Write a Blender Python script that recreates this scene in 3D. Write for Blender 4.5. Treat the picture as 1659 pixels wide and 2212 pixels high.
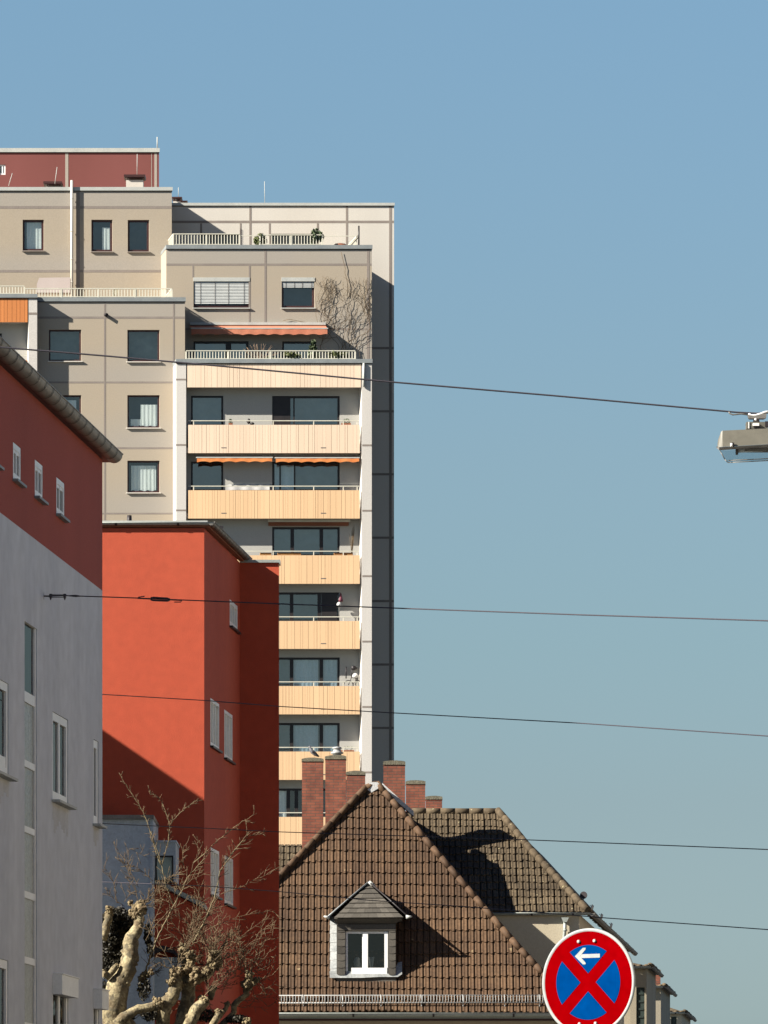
import bpy, bmesh, math, random
from mathutils import Vector
random.seed(7)
for o in list(bpy.data.objects): bpy.data.objects.remove(o)
SC = bpy.context.scene
COL = SC.collection
# ------------------------------------------------------------------ camera
F = 11800.0; VPU = 830.0; HOR = 2610.0; EYE = 1.6      # focal length / horizon in photo units (1659 wide)
cam = bpy.data.cameras.new('camera'); camo = bpy.data.objects.new('camera', cam); COL.objects.link(camo)
cam.sensor_fit = 'HORIZONTAL'; cam.sensor_width = 36; cam.lens = 36*F/1659.0
cam.shift_y = (HOR-1106)/1659.0
cam.clip_start = 1; cam.clip_end = 5000
camo.location = (0, 0, EYE); camo.rotation_euler = (math.radians(90), 0, 0)
SC.camera = camo
# ------------------------------------------------------------------ light
S = Vector((2.65, 1.0, -1.75)).normalized()
sun = bpy.data.lights.new('sun', 'SUN'); sun.energy = 5.0; sun.angle = math.radians(0.5); sun.color = (1.0, 0.93, 0.82)
suno = bpy.data.objects.new('sun', sun); COL.objects.link(suno)
suno.rotation_euler = S.to_track_quat('-Z', 'Y').to_euler(); suno.location = (0, 0, 60)
W = bpy.data.worlds.new('World'); SC.world = W; W.use_nodes = True
nt = W.node_tree; nt.nodes.clear()
sky = nt.nodes.new('ShaderNodeTexSky'); sky.sky_type = 'NISHITA'; sky.sun_disc = False
sky.sun_elevation = math.asin(-S.z); sky.sun_rotation = math.atan2(-S.x, -S.y)
sky.air_density = 1.6; sky.dust_density = 0.6; sky.ozone_density = 3.0; sky.altitude = 0
mul = nt.nodes.new('ShaderNodeMix'); mul.data_type = 'RGBA'; mul.blend_type = 'MULTIPLY'; mul.inputs[0].default_value = 1
mul.inputs[7].default_value = (0.62, 0.80, 0.98, 1)
bg = nt.nodes.new('ShaderNodeBackground'); bg.inputs[1].default_value = 0.05
wo = nt.nodes.new('ShaderNodeOutputWorld')
# clear spring sky: pale blue-grey air near the horizon, deep blue overhead
tc = nt.nodes.new('ShaderNodeTexCoord'); sx = nt.nodes.new('ShaderNodeSeparateXYZ'); rp_ = nt.nodes.new('ShaderNodeValToRGB')
nt.links.new(tc.outputs['Generated'], sx.inputs[0]); nt.links.new(sx.outputs[2], rp_.inputs[0])
SKY = [(0.0,.60,.82,1.25),(.035,.765,.874,1.24),(.073,.787,.787,.967),(.102,.83,.82,.91),(.136,.917,.859,.895),(.2195,1.03,.975,.96),(.34,.64,.72,.86),(.55,.19,.26,.41),(1.0,.07,.12,.24)]
el_ = rp_.color_ramp.elements
while len(el_) < len(SKY): el_.new(.5)
for e_, (p_, r_, g_, b_) in zip(el_, SKY): e_.position = p_; e_.color = (r_/2, g_/2, b_/2, 1)
m2 = nt.nodes.new('ShaderNodeMix'); m2.data_type = 'RGBA'; m2.blend_type = 'MULTIPLY'; m2.inputs[0].default_value = 1
vs_ = nt.nodes.new('ShaderNodeVectorMath'); vs_.operation = 'SCALE'; vs_.inputs['Scale'].default_value = 1.667
nt.links.new(sky.outputs[0], mul.inputs[6]); nt.links.new(mul.outputs[2], m2.inputs[6]); nt.links.new(rp_.outputs[0], m2.inputs[7]); nt.links.new(m2.outputs[2], vs_.inputs[0]); nt.links.new(vs_.outputs[0], bg.inputs[0]); nt.links.new(bg.outputs[0], wo.inputs[0])
SC.view_settings.view_transform = 'Standard'; SC.view_settings.look = 'None'
SC.view_settings.exposure = 1.633; SC.view_settings.gamma = 1
SC.render.resolution_x = 768; SC.render.resolution_y = 1024

# ------------------------------------------------------------------ helpers
def X(u, Y): return (u-VPU)*Y/F
def Z(v, Y): return EYE+(HOR-v)*Y/F
def P3(u, v, Y): return (X(u, Y), Y, Z(v, Y))

class MB:
    def __init__(s): s.v = []; s.f = []; s.m = []; s.c = []; s.sm = []
    def add(s, pts, faces, m=0, c=1.0, smooth=False):
        n = len(s.v); s.v.extend([tuple(p) for p in pts])
        for f in faces: s.f.append(tuple(i+n for i in f)); s.m.append(m); s.c.append(c); s.sm.append(smooth)
    def poly(s, pts, m=0, c=1.0): s.add(pts, [tuple(range(len(pts)))], m, c)
    def hexa(s, p, m=0, c=1.0):
        s.add(p, [(0,1,2,3),(7,6,5,4),(0,4,5,1),(1,5,6,2),(2,6,7,3),(3,7,4,0)], m, c)
    def box(s, x0, x1, y0, y1, z0, z1, m=0, c=1.0):
        s.hexa([(x0,y0,z0),(x1,y0,z0),(x1,y0,z1),(x0,y0,z1),(x0,y1,z0),(x1,y1,z0),(x1,y1,z1),(x0,y1,z1)], m, c)
    def fbox(s, P, a0, a1, z0, z1, d0, d1, m=0, c=1.0):          # box in a wall frame P(along, height, depth inwards)
        s.hexa([P(a0,z0,d0),P(a1,z0,d0),P(a1,z1,d0),P(a0,z1,d0),P(a0,z0,d1),P(a1,z0,d1),P(a1,z1,d1),P(a0,z1,d1)], m, c)
    def prism(s, pts, off, m=0, c=1.0):                          # polygon pts extruded by vector off
        n = len(pts); q = [tuple(Vector(p)+Vector(off)) for p in pts]
        s.add(list(pts)+q, [tuple(range(n)), tuple(range(2*n-1, n-1, -1))]+[(i,(i+1)%n,n+(i+1)%n,n+i) for i in range(n)], m, c)
    def tube(s, pts, r, n=8, m=0, c=1.0, cap=True, smooth=True):
        pts = [Vector(p) for p in pts]; k = len(pts)
        rr = r if isinstance(r, (list, tuple)) else [r]*k
        ring = []; up = None
        for i in range(k):
            t = (pts[min(i+1,k-1)]-pts[max(i-1,0)])
            if t.length < 1e-9: t = Vector((0,0,1))
            t.normalize()
            if up is None:
                up = Vector((0,0,1)) if abs(t.z) < .9 else Vector((1,0,0))
            a = t.cross(up)
            if a.length < 1e-6: a = t.cross(Vector((0,1,0)))
            a.normalize(); b = a.cross(t).normalized(); up = b
            for j in range(n):
                w = 2*math.pi*j/n
                ring.append(pts[i]+(a*math.cos(w)+b*math.sin(w))*rr[i])
        fs = [(i*n+j, i*n+(j+1)%n, (i+1)*n+(j+1)%n, (i+1)*n+j) for i in range(k-1) for j in range(n)]
        s.add(ring, fs, m, c, smooth)
        if cap:
            base = len(s.v)-k*n
            s.f.append(tuple(base+j for j in range(n-1,-1,-1))); s.m.append(m); s.c.append(c); s.sm.append(False)
            s.f.append(tuple(base+(k-1)*n+j for j in range(n))); s.m.append(m); s.c.append(c); s.sm.append(False)
    def blob(s, cen, r, seed=0, n=10, k=7, rough=.2, m=0, c=1.0, smooth=True):   # lumpy ellipsoid
        rx, ry, rz = r if isinstance(r, (tuple, list)) else (r, r, r)
        rnd = random.Random(seed); ph = [rnd.uniform(0, 6.28) for _ in range(8)]
        pts = []
        for i in range(k+1):
            th = math.pi*i/k
            for j in range(n):
                w = 2*math.pi*j/n
                q = 1+rough*(math.sin(3*w+ph[0]+2*th)*.5+math.sin(5*th+ph[1]+w)*.5+math.sin(2*w+ph[2]-4*th)*.4)
                q = 1+(q-1)*math.sin(th)
                pts.append((cen[0]+rx*q*math.sin(th)*math.cos(w), cen[1]+ry*q*math.sin(th)*math.sin(w), cen[2]+rz*q*math.cos(th)))
        s.add(pts, [(i*n+j, (i+1)*n+j, (i+1)*n+(j+1)%n, i*n+(j+1)%n) for i in range(k) for j in range(n)], m, c, smooth)
    def lathe(s, prof, cen, n=14, m=0, c=1.0):                   # prof [(r,z)...] about a vertical axis
        pts = []
        for (r, z) in prof:
            for j in range(n):
                w = 2*math.pi*j/n; pts.append((cen[0]+r*math.cos(w), cen[1]+r*math.sin(w), cen[2]+z))
        k = len(prof)
        s.add(pts, [(i*n+j, i*n+(j+1)%n, (i+1)*n+(j+1)%n, (i+1)*n+j) for i in range(k-1) for j in range(n)], m, c, True)
    def build(s, name, mats, parent=None):
        if not isinstance(mats, (list, tuple)): mats = [mats]
        if parent is None:
            xs = [p[0] for p in s.v]; ys = [p[1] for p in s.v]; zs = [p[2] for p in s.v]
            org = ((min(xs)+max(xs))/2, (min(ys)+max(ys))/2, min(zs))
        else: org = ORG[parent.name]
        me = bpy.data.meshes.new(name)
        me.from_pydata([(p[0]-org[0], p[1]-org[1], p[2]-org[2]) for p in s.v], [], s.f)
        for mt in mats: me.materials.append(mt)
        me.polygons.foreach_set('material_index', s.m)
        me.polygons.foreach_set('use_smooth', s.sm)
        at = me.attributes.new('tone', 'FLOAT', 'FACE'); at.data.foreach_set('value', s.c)
        me.update()
        bm = bmesh.new(); bm.from_mesh(me); bmesh.ops.recalc_face_normals(bm, faces=bm.faces); bm.to_mesh(me); bm.free()
        o = bpy.data.objects.new(name, me); COL.objects.link(o)
        if parent is None: o.location = org
        else: o.parent = parent
        ORG[o.name] = org
        return o
ORG = {}
def thing(name, label, cat, loc, group=None):
    o = bpy.data.objects.new(name, None); COL.objects.link(o); o.location = loc; o.empty_display_size = .3
    o['label'] = label; o['category'] = cat
    if group: o['group'] = group
    ORG[o.name] = tuple(loc); return o
def tag(o, label, cat, group=None, kind=None):
    o['label'] = label; o['category'] = cat
    if group: o['group'] = group
    if kind: o['kind'] = kind
    return o

# ------------------------------------------------------------------ materials
ALB = .60                                                         # base colours scaled down against the raised exposure, so shade renders deeper
def mat(name, c1, c2=None, scale=1.0, stretch=(1,1,1), rough=.85, bump=0.0, bscale=40, fine=.12, fscale=25, tone=False, metal=0.0, spec=.3, mottle=None, gran=.5, blend=False):
    kk = ALB if max(c1) > .12 else .85
    c1 = tuple(x*kk for x in c1); c2 = tuple(x*kk for x in c2) if c2 else None
    m = bpy.data.materials.new(name); m.use_nodes = True; t = m.node_tree; N = t.nodes; L = t.links
    b = N['Principled BSDF']; b.inputs['Roughness'].default_value = rough; b.inputs['Metallic'].default_value = metal
    b.inputs['Specular IOR Level'].default_value = spec
    geo = N.new('ShaderNodeNewGeometry'); mp = N.new('ShaderNodeMapping'); mp.inputs['Scale'].default_value = stretch
    L.new(geo.outputs['Position'], mp.inputs['Vector'])
    n1 = N.new('ShaderNodeTexNoise'); n1.inputs['Scale'].default_value = scale; n1.inputs['Detail'].default_value = 5
    L.new(mp.outputs[0], n1.inputs['Vector'])
    rm = N.new('ShaderNodeMapRange'); rm.inputs[1].default_value = .5-gran*.4; rm.inputs[2].default_value = .5+gran*.4
    L.new(n1.outputs[0], rm.inputs[0])
    mx = N.new('ShaderNodeMix'); mx.data_type = 'RGBA'; mx.inputs[6].default_value = (*c1, 1); mx.inputs[7].default_value = (*(c2 or c1), 1)
    if blend:                                                     # painted panels fade from yellow to grey: face value + stains
        at0 = N.new('ShaderNodeAttribute'); at0.attribute_name = 'tone'
        ma = N.new('ShaderNodeMath'); ma.operation = 'MULTIPLY_ADD'; ma.use_clamp = True; ma.inputs[1].default_value = .5
        L.new(rm.outputs[0], ma.inputs[0]); sb = N.new('ShaderNodeMath'); sb.operation = 'SUBTRACT'; L.new(at0.outputs['Fac'], sb.inputs[0]); sb.inputs[1].default_value = .25
        L.new(sb.outputs[0], ma.inputs[2]); L.new(ma.outputs[0], mx.inputs[0])
    else: L.new(rm.outputs[0], mx.inputs[0])
    n2 = N.new('ShaderNodeTexNoise'); n2.inputs['Scale'].default_value = fscale; n2.inputs['Detail'].default_value = 3
    L.new(geo.outputs['Position'], n2.inputs['Vector'])
    r2 = N.new('ShaderNodeMapRange'); r2.inputs[1].default_value = .3; r2.inputs[2].default_value = .7
    r2.inputs[3].default_value = 1-fine; r2.inputs[4].default_value = 1+fine; L.new(n2.outputs[0], r2.inputs[0])
    sc = N.new('ShaderNodeVectorMath'); sc.operation = 'SCALE'
    L.new(mx.outputs[2], sc.inputs[0]); L.new(r2.outputs[0], sc.inputs['Scale'])
    out = sc.outputs[0]
    if tone:
        at = N.new('ShaderNodeAttribute'); at.attribute_name = 'tone'
        s2 = N.new('ShaderNodeVectorMath'); s2.operation = 'SCALE'
        L.new(out, s2.inputs[0]); L.new(at.outputs['Fac'], s2.inputs['Scale']); out = s2.outputs[0]
    if mottle:                                                    # (colour, scale, threshold) lichen or rust spots
        n3 = N.new('ShaderNodeTexNoise'); n3.inputs['Scale'].default_value = mottle[1]; n3.inputs['Detail'].default_value = 2
        L.new(geo.outputs['Position'], n3.inputs['Vector'])
        r3 = N.new('ShaderNodeMapRange'); r3.inputs[1].default_value = mottle[2]; r3.inputs[2].default_value = mottle[2]+.04
        L.new(n3.outputs[0], r3.inputs[0])
        m3 = N.new('ShaderNodeMix'); m3.data_type = 'RGBA'; L.new(r3.outputs[0], m3.inputs[0]); L.new(out, m3.inputs[6])
        m3.inputs[7].default_value = (*mottle[0], 1); out = m3.outputs[2]
    L.new(out, b.inputs['Base Color'])
    if bump:
        nb = N.new('ShaderNodeTexNoise'); nb.inputs['Scale'].default_value = bscale; nb.inputs['Detail'].default_value = 4
        L.new(geo.outputs['Position'], nb.inputs['Vector'])
        bp = N.new('ShaderNodeBump'); bp.inputs['Strength'].default_value = bump; bp.inputs['Distance'].default_value = .02
        L.new(nb.outputs[0], bp.inputs['Height']); L.new(bp.outputs[0], b.inputs['Normal'])
    return m
def glassy(name, tint, trans=.6, rough=.03, refl=.22, edge=.95):
    m = bpy.data.materials.new(name); m.use_nodes = True; t = m.node_tree; N = t.nodes; L = t.links; N.clear()
    tr = N.new('ShaderNodeBsdfTransparent'); tr.inputs[0].default_value = (*tint, 1)
    gl = N.new('ShaderNodeBsdfGlossy'); gl.inputs['Roughness'].default_value = rough; gl.inputs[0].default_value = (1, .93, .84, 1)
    lw = N.new('ShaderNodeLayerWeight'); lw.inputs[0].default_value = .35
    mr = N.new('ShaderNodeMapRange'); mr.inputs[3].default_value = refl; mr.inputs[4].default_value = edge; L.new(lw.outputs['Facing'], mr.inputs[0])
    mr.inputs[1].default_value = 0.1
    geo = N.new('ShaderNodeNewGeometry'); nb = N.new('ShaderNodeTexNoise'); nb.inputs['Scale'].default_value = .9
    L.new(geo.outputs['Position'], nb.inputs['Vector'])
    bp = N.new('ShaderNodeBump'); bp.inputs['Strength'].default_value = .15; bp.inputs['Distance'].default_value = .05
    L.new(nb.outputs[0], bp.inputs['Height']); L.new(bp.outputs[0], gl.inputs['Normal'])
    mx = N.new('ShaderNodeMixShader'); o = N.new('ShaderNodeOutputMaterial')
    L.new(mr.outputs[0], mx.inputs[0]); L.new(tr.outputs[0], mx.inputs[1]); L.new(gl.outputs[0], mx.inputs[2]); L.new(mx.outputs[0], o.inputs[0])
    return m
def brickmat(name, c1, c2, mortar):
    m = bpy.data.materials.new(name); m.use_nodes = True; t = m.node_tree; N = t.nodes; L = t.links
    b = N['Principled BSDF']; b.inputs['Roughness'].default_value = .9
    geo = N.new('ShaderNodeNewGeometry'); sp = N.new('ShaderNodeSeparateXYZ'); L.new(geo.outputs['Position'], sp.inputs[0])
    ad = N.new('ShaderNodeMath'); ad.operation = 'ADD'; L.new(sp.outputs[0], ad.inputs[0]); L.new(sp.outputs[1], ad.inputs[1])
    cb = N.new('ShaderNodeCombineXYZ'); L.new(ad.outputs[0], cb.inputs[0]); L.new(sp.outputs[2], cb.inputs[1])
    br = N.new('ShaderNodeTexBrick'); br.inputs['Scale'].default_value = 1
    br.inputs['Brick Width'].default_value = .25; br.inputs['Row Height'].default_value = .078; br.inputs['Mortar Size'].default_value = .008
    br.inputs['Color1'].default_value = (*c1, 1); br.inputs['Color2'].default_value = (*c2, 1); br.inputs['Mortar'].default_value = (*mortar, 1)
    L.new(cb.outputs[0], br.inputs['Vector'])
    n2 = N.new('ShaderNodeTexNoise'); n2.inputs['Scale'].default_value = 5; n2.inputs['Detail'].default_value = 4; L.new(geo.outputs['Position'], n2.inputs['Vector'])
    r2 = N.new('ShaderNodeMapRange'); r2.inputs[1].default_value = .3; r2.inputs[2].default_value = .7; r2.inputs[3].default_value = .72; r2.inputs[4].default_value = 1.22
    L.new(n2.outputs[0], r2.inputs[0])
    sc = N.new('ShaderNodeVectorMath'); sc.operation = 'SCALE'; L.new(br.outputs[0], sc.inputs[0]); L.new(r2.outputs[0], sc.inputs['Scale'])
    L.new(sc.outputs[0], b.inputs['Base Color'])
    bp = N.new('ShaderNodeBump'); bp.inputs['Strength'].default_value = .5; bp.inputs['Distance'].default_value = .01; bp.invert = True
    L.new(br.outputs['Fac'], bp.inputs['Height']); L.new(bp.outputs[0], b.inputs['Normal'])
    return m
V = (1, 1, .12)
M = {
 'conc': mat('beige_render', (.475,.43,.37), (.52,.44,.335), .45, (1,1,.18), fine=.06, bump=.15, blend=True, gran=.7),
 'conc_grey': mat('grey_beige_render', (.47,.425,.365), (.52,.47,.40), .5, V, fine=.06, bump=.15),
 'conc_white': mat('pale_render', (.76,.71,.63), (.86,.81,.73), .4, V, fine=.06, bump=.15),
 'pillar': mat('pillar_concrete', (.74,.70,.65), (.84,.80,.74), .6, V, fine=.10, bump=.2),
 'joint': mat('joint_sealant', (.30,.255,.225), (.36,.31,.27), 1.5, V, fine=.1),
 'joint_dark': mat('joint_gap', (.20,.18,.17), rough=.9),
 'maroon': mat('maroon_cladding', (.24,.075,.065), (.28,.09,.08), .4, V, fine=.04),
 'zinc': mat('zinc_coping', (.30,.33,.34), (.38,.41,.41), 2, (1,1,1), rough=.55, fine=.1, metal=.2),
 'zinc_lt': mat('light_coping', (.56,.58,.55), (.66,.67,.62), 2, (1,1,1), rough=.6, fine=.1),
 'recess': mat('recess_paint', (.55,.54,.50), (.60,.59,.54), .6, V, fine=.04),
 'cream': mat('cream_boards', (1.00,.77,.565), (1.08,.85,.64), .8, V, tone=True, fine=.04),
 'peach': mat('peach_boards', (.98,.655,.375), (1.06,.72,.42), .8, V, tone=True, fine=.04),
 'orange': mat('orange_boards', (.78,.27,.08), (.84,.32,.10), .8, V, tone=True, fine=.04),
 'groove': mat('board_groove', (.72,.44,.32), rough=.9),
 'frame_dk': mat('brown_frame', (.045,.018,.018), (.06,.025,.022), 3, rough=.45, fine=.1),
 'frame_bk': mat('dark_frame', (.02,.018,.018), (.03,.025,.025), 3, rough=.45, fine=.1),
 'frame_wh': mat('white_frame', (1.15,1.15,1.12), (1.25,1.25,1.22), 3, rough=.4, fine=.05),
 'rail': mat('cream_rail_paint', (.80,.77,.63), (.90,.87,.73), 3, rough=.45, fine=.06),
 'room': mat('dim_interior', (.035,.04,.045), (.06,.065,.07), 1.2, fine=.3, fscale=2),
 'room_lt': mat('curtained_interior', (.17,.21,.21), (.24,.28,.28), 1.0, fine=.2, fscale=2),
 'curtain': mat('net_curtain', (1.05,1.12,1.08), (1.25,1.3,1.27), 4, V, fine=.1),
 'blind': mat('blind_slats', (.62,.65,.64), (.70,.72,.70), 3, fine=.05),
 'awn': mat('salmon_awning', (.62,.21,.12), (.70,.27,.16), 2, fine=.1),
 'awn_or': mat('orange_awning', (.80,.24,.06), (.85,.33,.10), 2, fine=.1),
 'awn_br': mat('brown_awning', (.30,.10,.05), (.34,.12,.06), 2, fine=.1),
 'red': mat('red_render', (.595,.098,.046), (.655,.114,.053), .6, (1,1,.16), fine=.06, fscale=5, bump=.25, bscale=60),
 'red_dk': mat('deep_red_render', (.45,.092,.062), (.53,.108,.072), .5, V, fine=.06, bump=.25, bscale=60),
 'white_wall': mat('pale_grey_render', (.76,.80,.87), (.92,.955,1.01), .8, (1,1,.1), fine=.07, fscale=3, bump=.3, bscale=50),
 'blue_wall': mat('blue_grey_render', (.44,.55,.66), (.66,.77,.87), 1.6, (1,1,.12), fine=.12, bump=.2),
 'gutter': mat('weathered_zinc', (.24,.23,.205), (.33,.315,.285), 3, rough=.5, metal=.3, fine=.15),
 'gutter_lt': mat('pale_gutter', (.42,.46,.43), (.50,.54,.50), 3, rough=.5, metal=.2, fine=.12),
 'tile': mat('brown_clay_tile', (.062,.033,.0165), (.102,.058,.029), .7, tone=True, rough=.8, fine=.26, fscale=14, gran=.4, mottle=((.20,.15,.08), 4.2, .745)),
 'tile_old': mat('lichened_tile', (.064,.046,.026), (.108,.080,.047), 1.2, tone=True, rough=.85, fine=.3, fscale=10, gran=.4, mottle=((.22,.19,.11), 5.5, .70)),
 'brick': brickmat('red_brick', (.215,.065,.034), (.16,.045,.026), (.08,.05,.035)),
 'cement': mat('mossy_cement', (.17,.155,.11), (.25,.225,.16), 6, fine=.3, bump=.6),
 'whitewash': mat('white_flashing', (.70,.71,.70), (.82,.82,.80), 6, fine=.15, bump=.4),
 'slate': mat('slate_shingle', (.066,.060,.050), (.095,.085,.070), 2, tone=True, fine=.15),
 'lead': mat('lead_sheet', (.34,.36,.36), (.60,.62,.60), 4, rough=.5, fine=.2, metal=.3),
 'dark': mat('dark_metal', (.025,.02,.022), rough=.5),
 'steel': mat('galvanised_steel', (.42,.43,.42), (.55,.56,.55), 6, rough=.55, metal=.15, fine=.1),
 'cream_wall': mat('cream_render', (.66,.58,.42), (.72,.64,.48), 1, V, fine=.07, bump=.2),
 'beige_wall': mat('sandy_render', (.42,.37,.27), (.50,.44,.33), 1, V, fine=.1, bump=.2),
 'shutter': mat('green_black_shutter', (.03,.045,.04), rough=.6),
 'wire': mat('wire_black', (.05,.045,.055), rough=.5),
 'lampgrey': mat('lamp_housing_grey', (.17,.162,.132), (.20,.19,.155), 6, rough=.45, fine=.06),
 'bark': mat('plane_bark', (.46,.39,.23), (.17,.13,.075), 5, rough=.9, fine=.35, fscale=26, bump=1.0, bscale=14, mottle=((.10,.085,.055), 9, .56), gran=.3),
 'knob': mat('knobbly_bark', (.36,.285,.16), (.14,.10,.055), 16, rough=.95, fine=.4, fscale=40, bump=1.0, bscale=30, gran=.4),
 'twig': mat('twig_bark', (.13,.085,.045), (.20,.14,.075), 3, rough=.8, fine=.2),
 'twig_pale': mat('shoot_bark', (.30,.25,.14), (.20,.15,.08), 4, rough=.8, fine=.2),
 'ivy': mat('ivy_leaf', (.014,.012,.006), (.030,.025,.012), 4, rough=.6, tone=True, fine=.3),
 'leaf': mat('shrub_leaf', (.12,.15,.05), (.20,.22,.08), 6, rough=.6, tone=True, fine=.3),
 'leaf_dk': mat('conifer_leaf', (.05,.075,.035), (.08,.105,.05), 6, rough=.6, tone=True, fine=.3),
 'drybrush': mat('dry_twigs', (.25,.17,.11), (.33,.23,.16), 6, fine=.3),
 'terracotta': mat('terracotta_pot', (.40,.16,.09), rough=.8),
 'wood': mat('planter_wood', (.50,.27,.09), (.38,.17,.07), 4, fine=.2),
 'pigeon': mat('pigeon_feathers', (.10,.10,.115), (.16,.16,.17), 18, rough=.6, fine=.3),
 'asphalt': mat('asphalt', (.05,.05,.052), (.065,.065,.065), 1, fine=.2, bump=.4),
 'paving': mat('paving', (.13,.125,.12), (.16,.155,.14), 1, fine=.15, bump=.3),
 'earth': mat('ground_grey', (.07,.068,.06), (.09,.085,.07), .2, fine=.15),
 'cyan_white': mat('sign_white', (.41,.43,.42), (.47,.49,.48), 4, rough=.5, fine=.10, spec=.15),
 'sred': mat('sign_red', (.235,.0,.001), (.275,.0,.0015), 5, rough=.8, fine=.08, spec=.0),
 'sblue': mat('sign_blue', (.0,.046,.20), (.0,.055,.235), 5, rough=.8, fine=.08, spec=.0),
 'purple': mat('plum_cloth', (.22,.06,.09), rough=.8),
 'cloth': mat('white_cloth', (.75,.75,.72), (.82,.80,.78), 6, fine=.06),
 'pinkcloth': mat('pale_pink_sheet', (.66,.56,.52), (.70,.60,.56), 2, V, fine=.05),
}
GLASS = glassy('window_glass', (.92,.96,.95), refl=.12)
GLASS_BL = glassy('blue_window_glass', (.66,.76,.82), refl=.19)
GLASS_SH = glassy('shaded_window_glass', (.45,.48,.50), refl=.12, edge=.22)
GLASS_DK = glassy('dark_window_glass', (.4,.42,.42), refl=.06)
BOWL = glassy('lamp_bowl_plastic', (.80,.86,.88), refl=.10, rough=.1)

# ------------------------------------------------------------------ wall and window builders
def frontP(Y, ks=0.0): return lambda a, z, d: (a+ks*d, Y+d, z)
KST = (1965-VPU)/F
def sideP(C): return lambda a, z, d: (KST*a-C/F-d, a, z)           # facade running up the street, depth into the house
def wall(mb, P, a0, a1, z0, z1, holes, depth, m=0, matf=None, extra_z=(), tonef=None):
    xs = sorted(set([a0, a1]+[h[i] for h in holes for i in (0, 1) if a0 < h[i] < a1]))
    zs = sorted(set([z0, z1]+[h[i] for h in holes for i in (2, 3) if z0 < h[i] < z1]+[e for e in extra_z if z0 < e < z1]))
    for i in range(len(xs)-1):
        for j in range(len(zs)-1):
            xc = (xs[i]+xs[i+1])/2; zc = (zs[j]+zs[j+1])/2
            if any(h[0] < xc < h[1] and h[2] < zc < h[3] for h in holes): continue
            mm = matf(xc, zc) if matf else m
            mb.poly([P(xs[i],zs[j],0),P(xs[i+1],zs[j],0),P(xs[i+1],zs[j+1],0),P(xs[i],zs[j+1],0)], mm, tonef(zc) if tonef else 1.0)
    for h in holes:
        b0, b1 = max(h[0],a0), min(h[1],a1); c0, c1 = max(h[2],z0), min(h[3],z1)
        for (p, q, r, s) in (((b0,c0),(b1,c0),(b1,c0),(b0,c0)), ((b0,c1),(b1,c1),(b1,c1),(b0,c1)), ((b0,c0),(b0,c1),(b0,c1),(b0,c0)), ((b1,c0),(b1,c1),(b1,c1),(b1,c0))):
            mb.poly([P(*p,0),P(*q,0),P(*r,depth),P(*s,depth)], m)
def window(parent, P, h, depth, fm, gm=None, bw=.07, mull=(), trans=(), room='room', sill=None, curtain=0, lower=0, name='window', sillm='zinc_lt', sill_out=.08, sill_ex=.03, bars_w=.06, label=None):
    a0, a1, z0, z1 = h
    f = MB(); d0, d1 = depth-.06, depth
    e = .004
    f.fbox(P, a0+e, a0+bw, z0+e, z1-e, d0, d1); f.fbox(P, a1-bw, a1-e, z0+e, z1-e, d0, d1)
    f.fbox(P, a0+bw, a1-bw, z0+e, z0+bw*1.1, d0, d1); f.fbox(P, a0+bw, a1-bw, z1-bw, z1-e, d0, d1)
    for t in mull:
        c = a0+(a1-a0)*t; f.fbox(P, c-bars_w/2, c+bars_w/2, z0+bw*1.1, z1-bw, d0+.006, d1-.004)
    for t in trans:
        c = z0+(z1-z0)*t; f.fbox(P, a0+bw, a1-bw, c-bars_w/2, c+bars_w/2, d0+.010, d1-.008)
    fr = f.build(name, M[fm], parent)
    if label: fr['label'] = label
    g = MB(); g.poly([P(a0+bw,z0+bw,d0+.035),P(a1-bw,z0+bw,d0+.035),P(a1-bw,z1-bw,d0+.035),P(a0+bw,z1-bw,d0+.035)])
    g.build('pane', gm or GLASS, fr)
    r = MB(); dd = depth+.35
    r.poly([P(a0,z0,dd),P(a1,z0,dd),P(a1,z1,dd),P(a0,z1,dd)])
    r.poly([P(a0,z0,d1),P(a1,z0,d1),P(a1,z0,dd),P(a0,z0,dd)]); r.poly([P(a0,z1,d1),P(a1,z1,d1),P(a1,z1,dd),P(a0,z1,dd)])
    r.poly([P(a0,z0,d1),P(a0,z1,d1),P(a0,z1,dd),P(a0,z0,dd)]); r.poly([P(a1,z0,d1),P(a1,z1,d1),P(a1,z1,dd),P(a1,z0,dd)])
    r.build('interior', M[room], fr)
    if curtain:                                                   # list of (x from, x to, z bottom fraction, z top fraction)
        for (c0, c1, y0, y1) in curtain:
            cb = MB(); A0 = a0+bw+(a1-a0-2*bw)*c0; A1 = a0+bw+(a1-a0-2*bw)*c1
            B0 = z0+bw+(z1-z0-2*bw)*y0; B1 = z0+bw+(z1-z0-2*bw)*y1; n = max(8, int((A1-A0)/.035))
            pts = []
            for i in range(n+1):
                x = A0+(A1-A0)*i/n; w = .010*math.sin(i*1.35)+.006*math.sin(i*2.9)
                sag = .03*math.sin(i*.7)
                pts += [P(x, max(B0+sag, z0+.02), depth+.06+w), P(x, B1, depth+.06+w*.6)]
            cb.add(pts, [(2*i,2*i+2,2*i+3,2*i+1) for i in range(n)], 0, 1, True)
            cb.build('curtain', M['curtain'], fr)
    if sill:
        s = MB(); s.fbox(P, a0-sill_ex, a1+sill_ex, z0-.045, z0-.004, -sill_out, d0)
        s.build('sill', M[sillm], fr)
    return fr
def px(Y, u0, v0, u1, v1): return (X(u0,Y), X(u1,Y), Z(v1,Y), Z(v0,Y))

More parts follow.
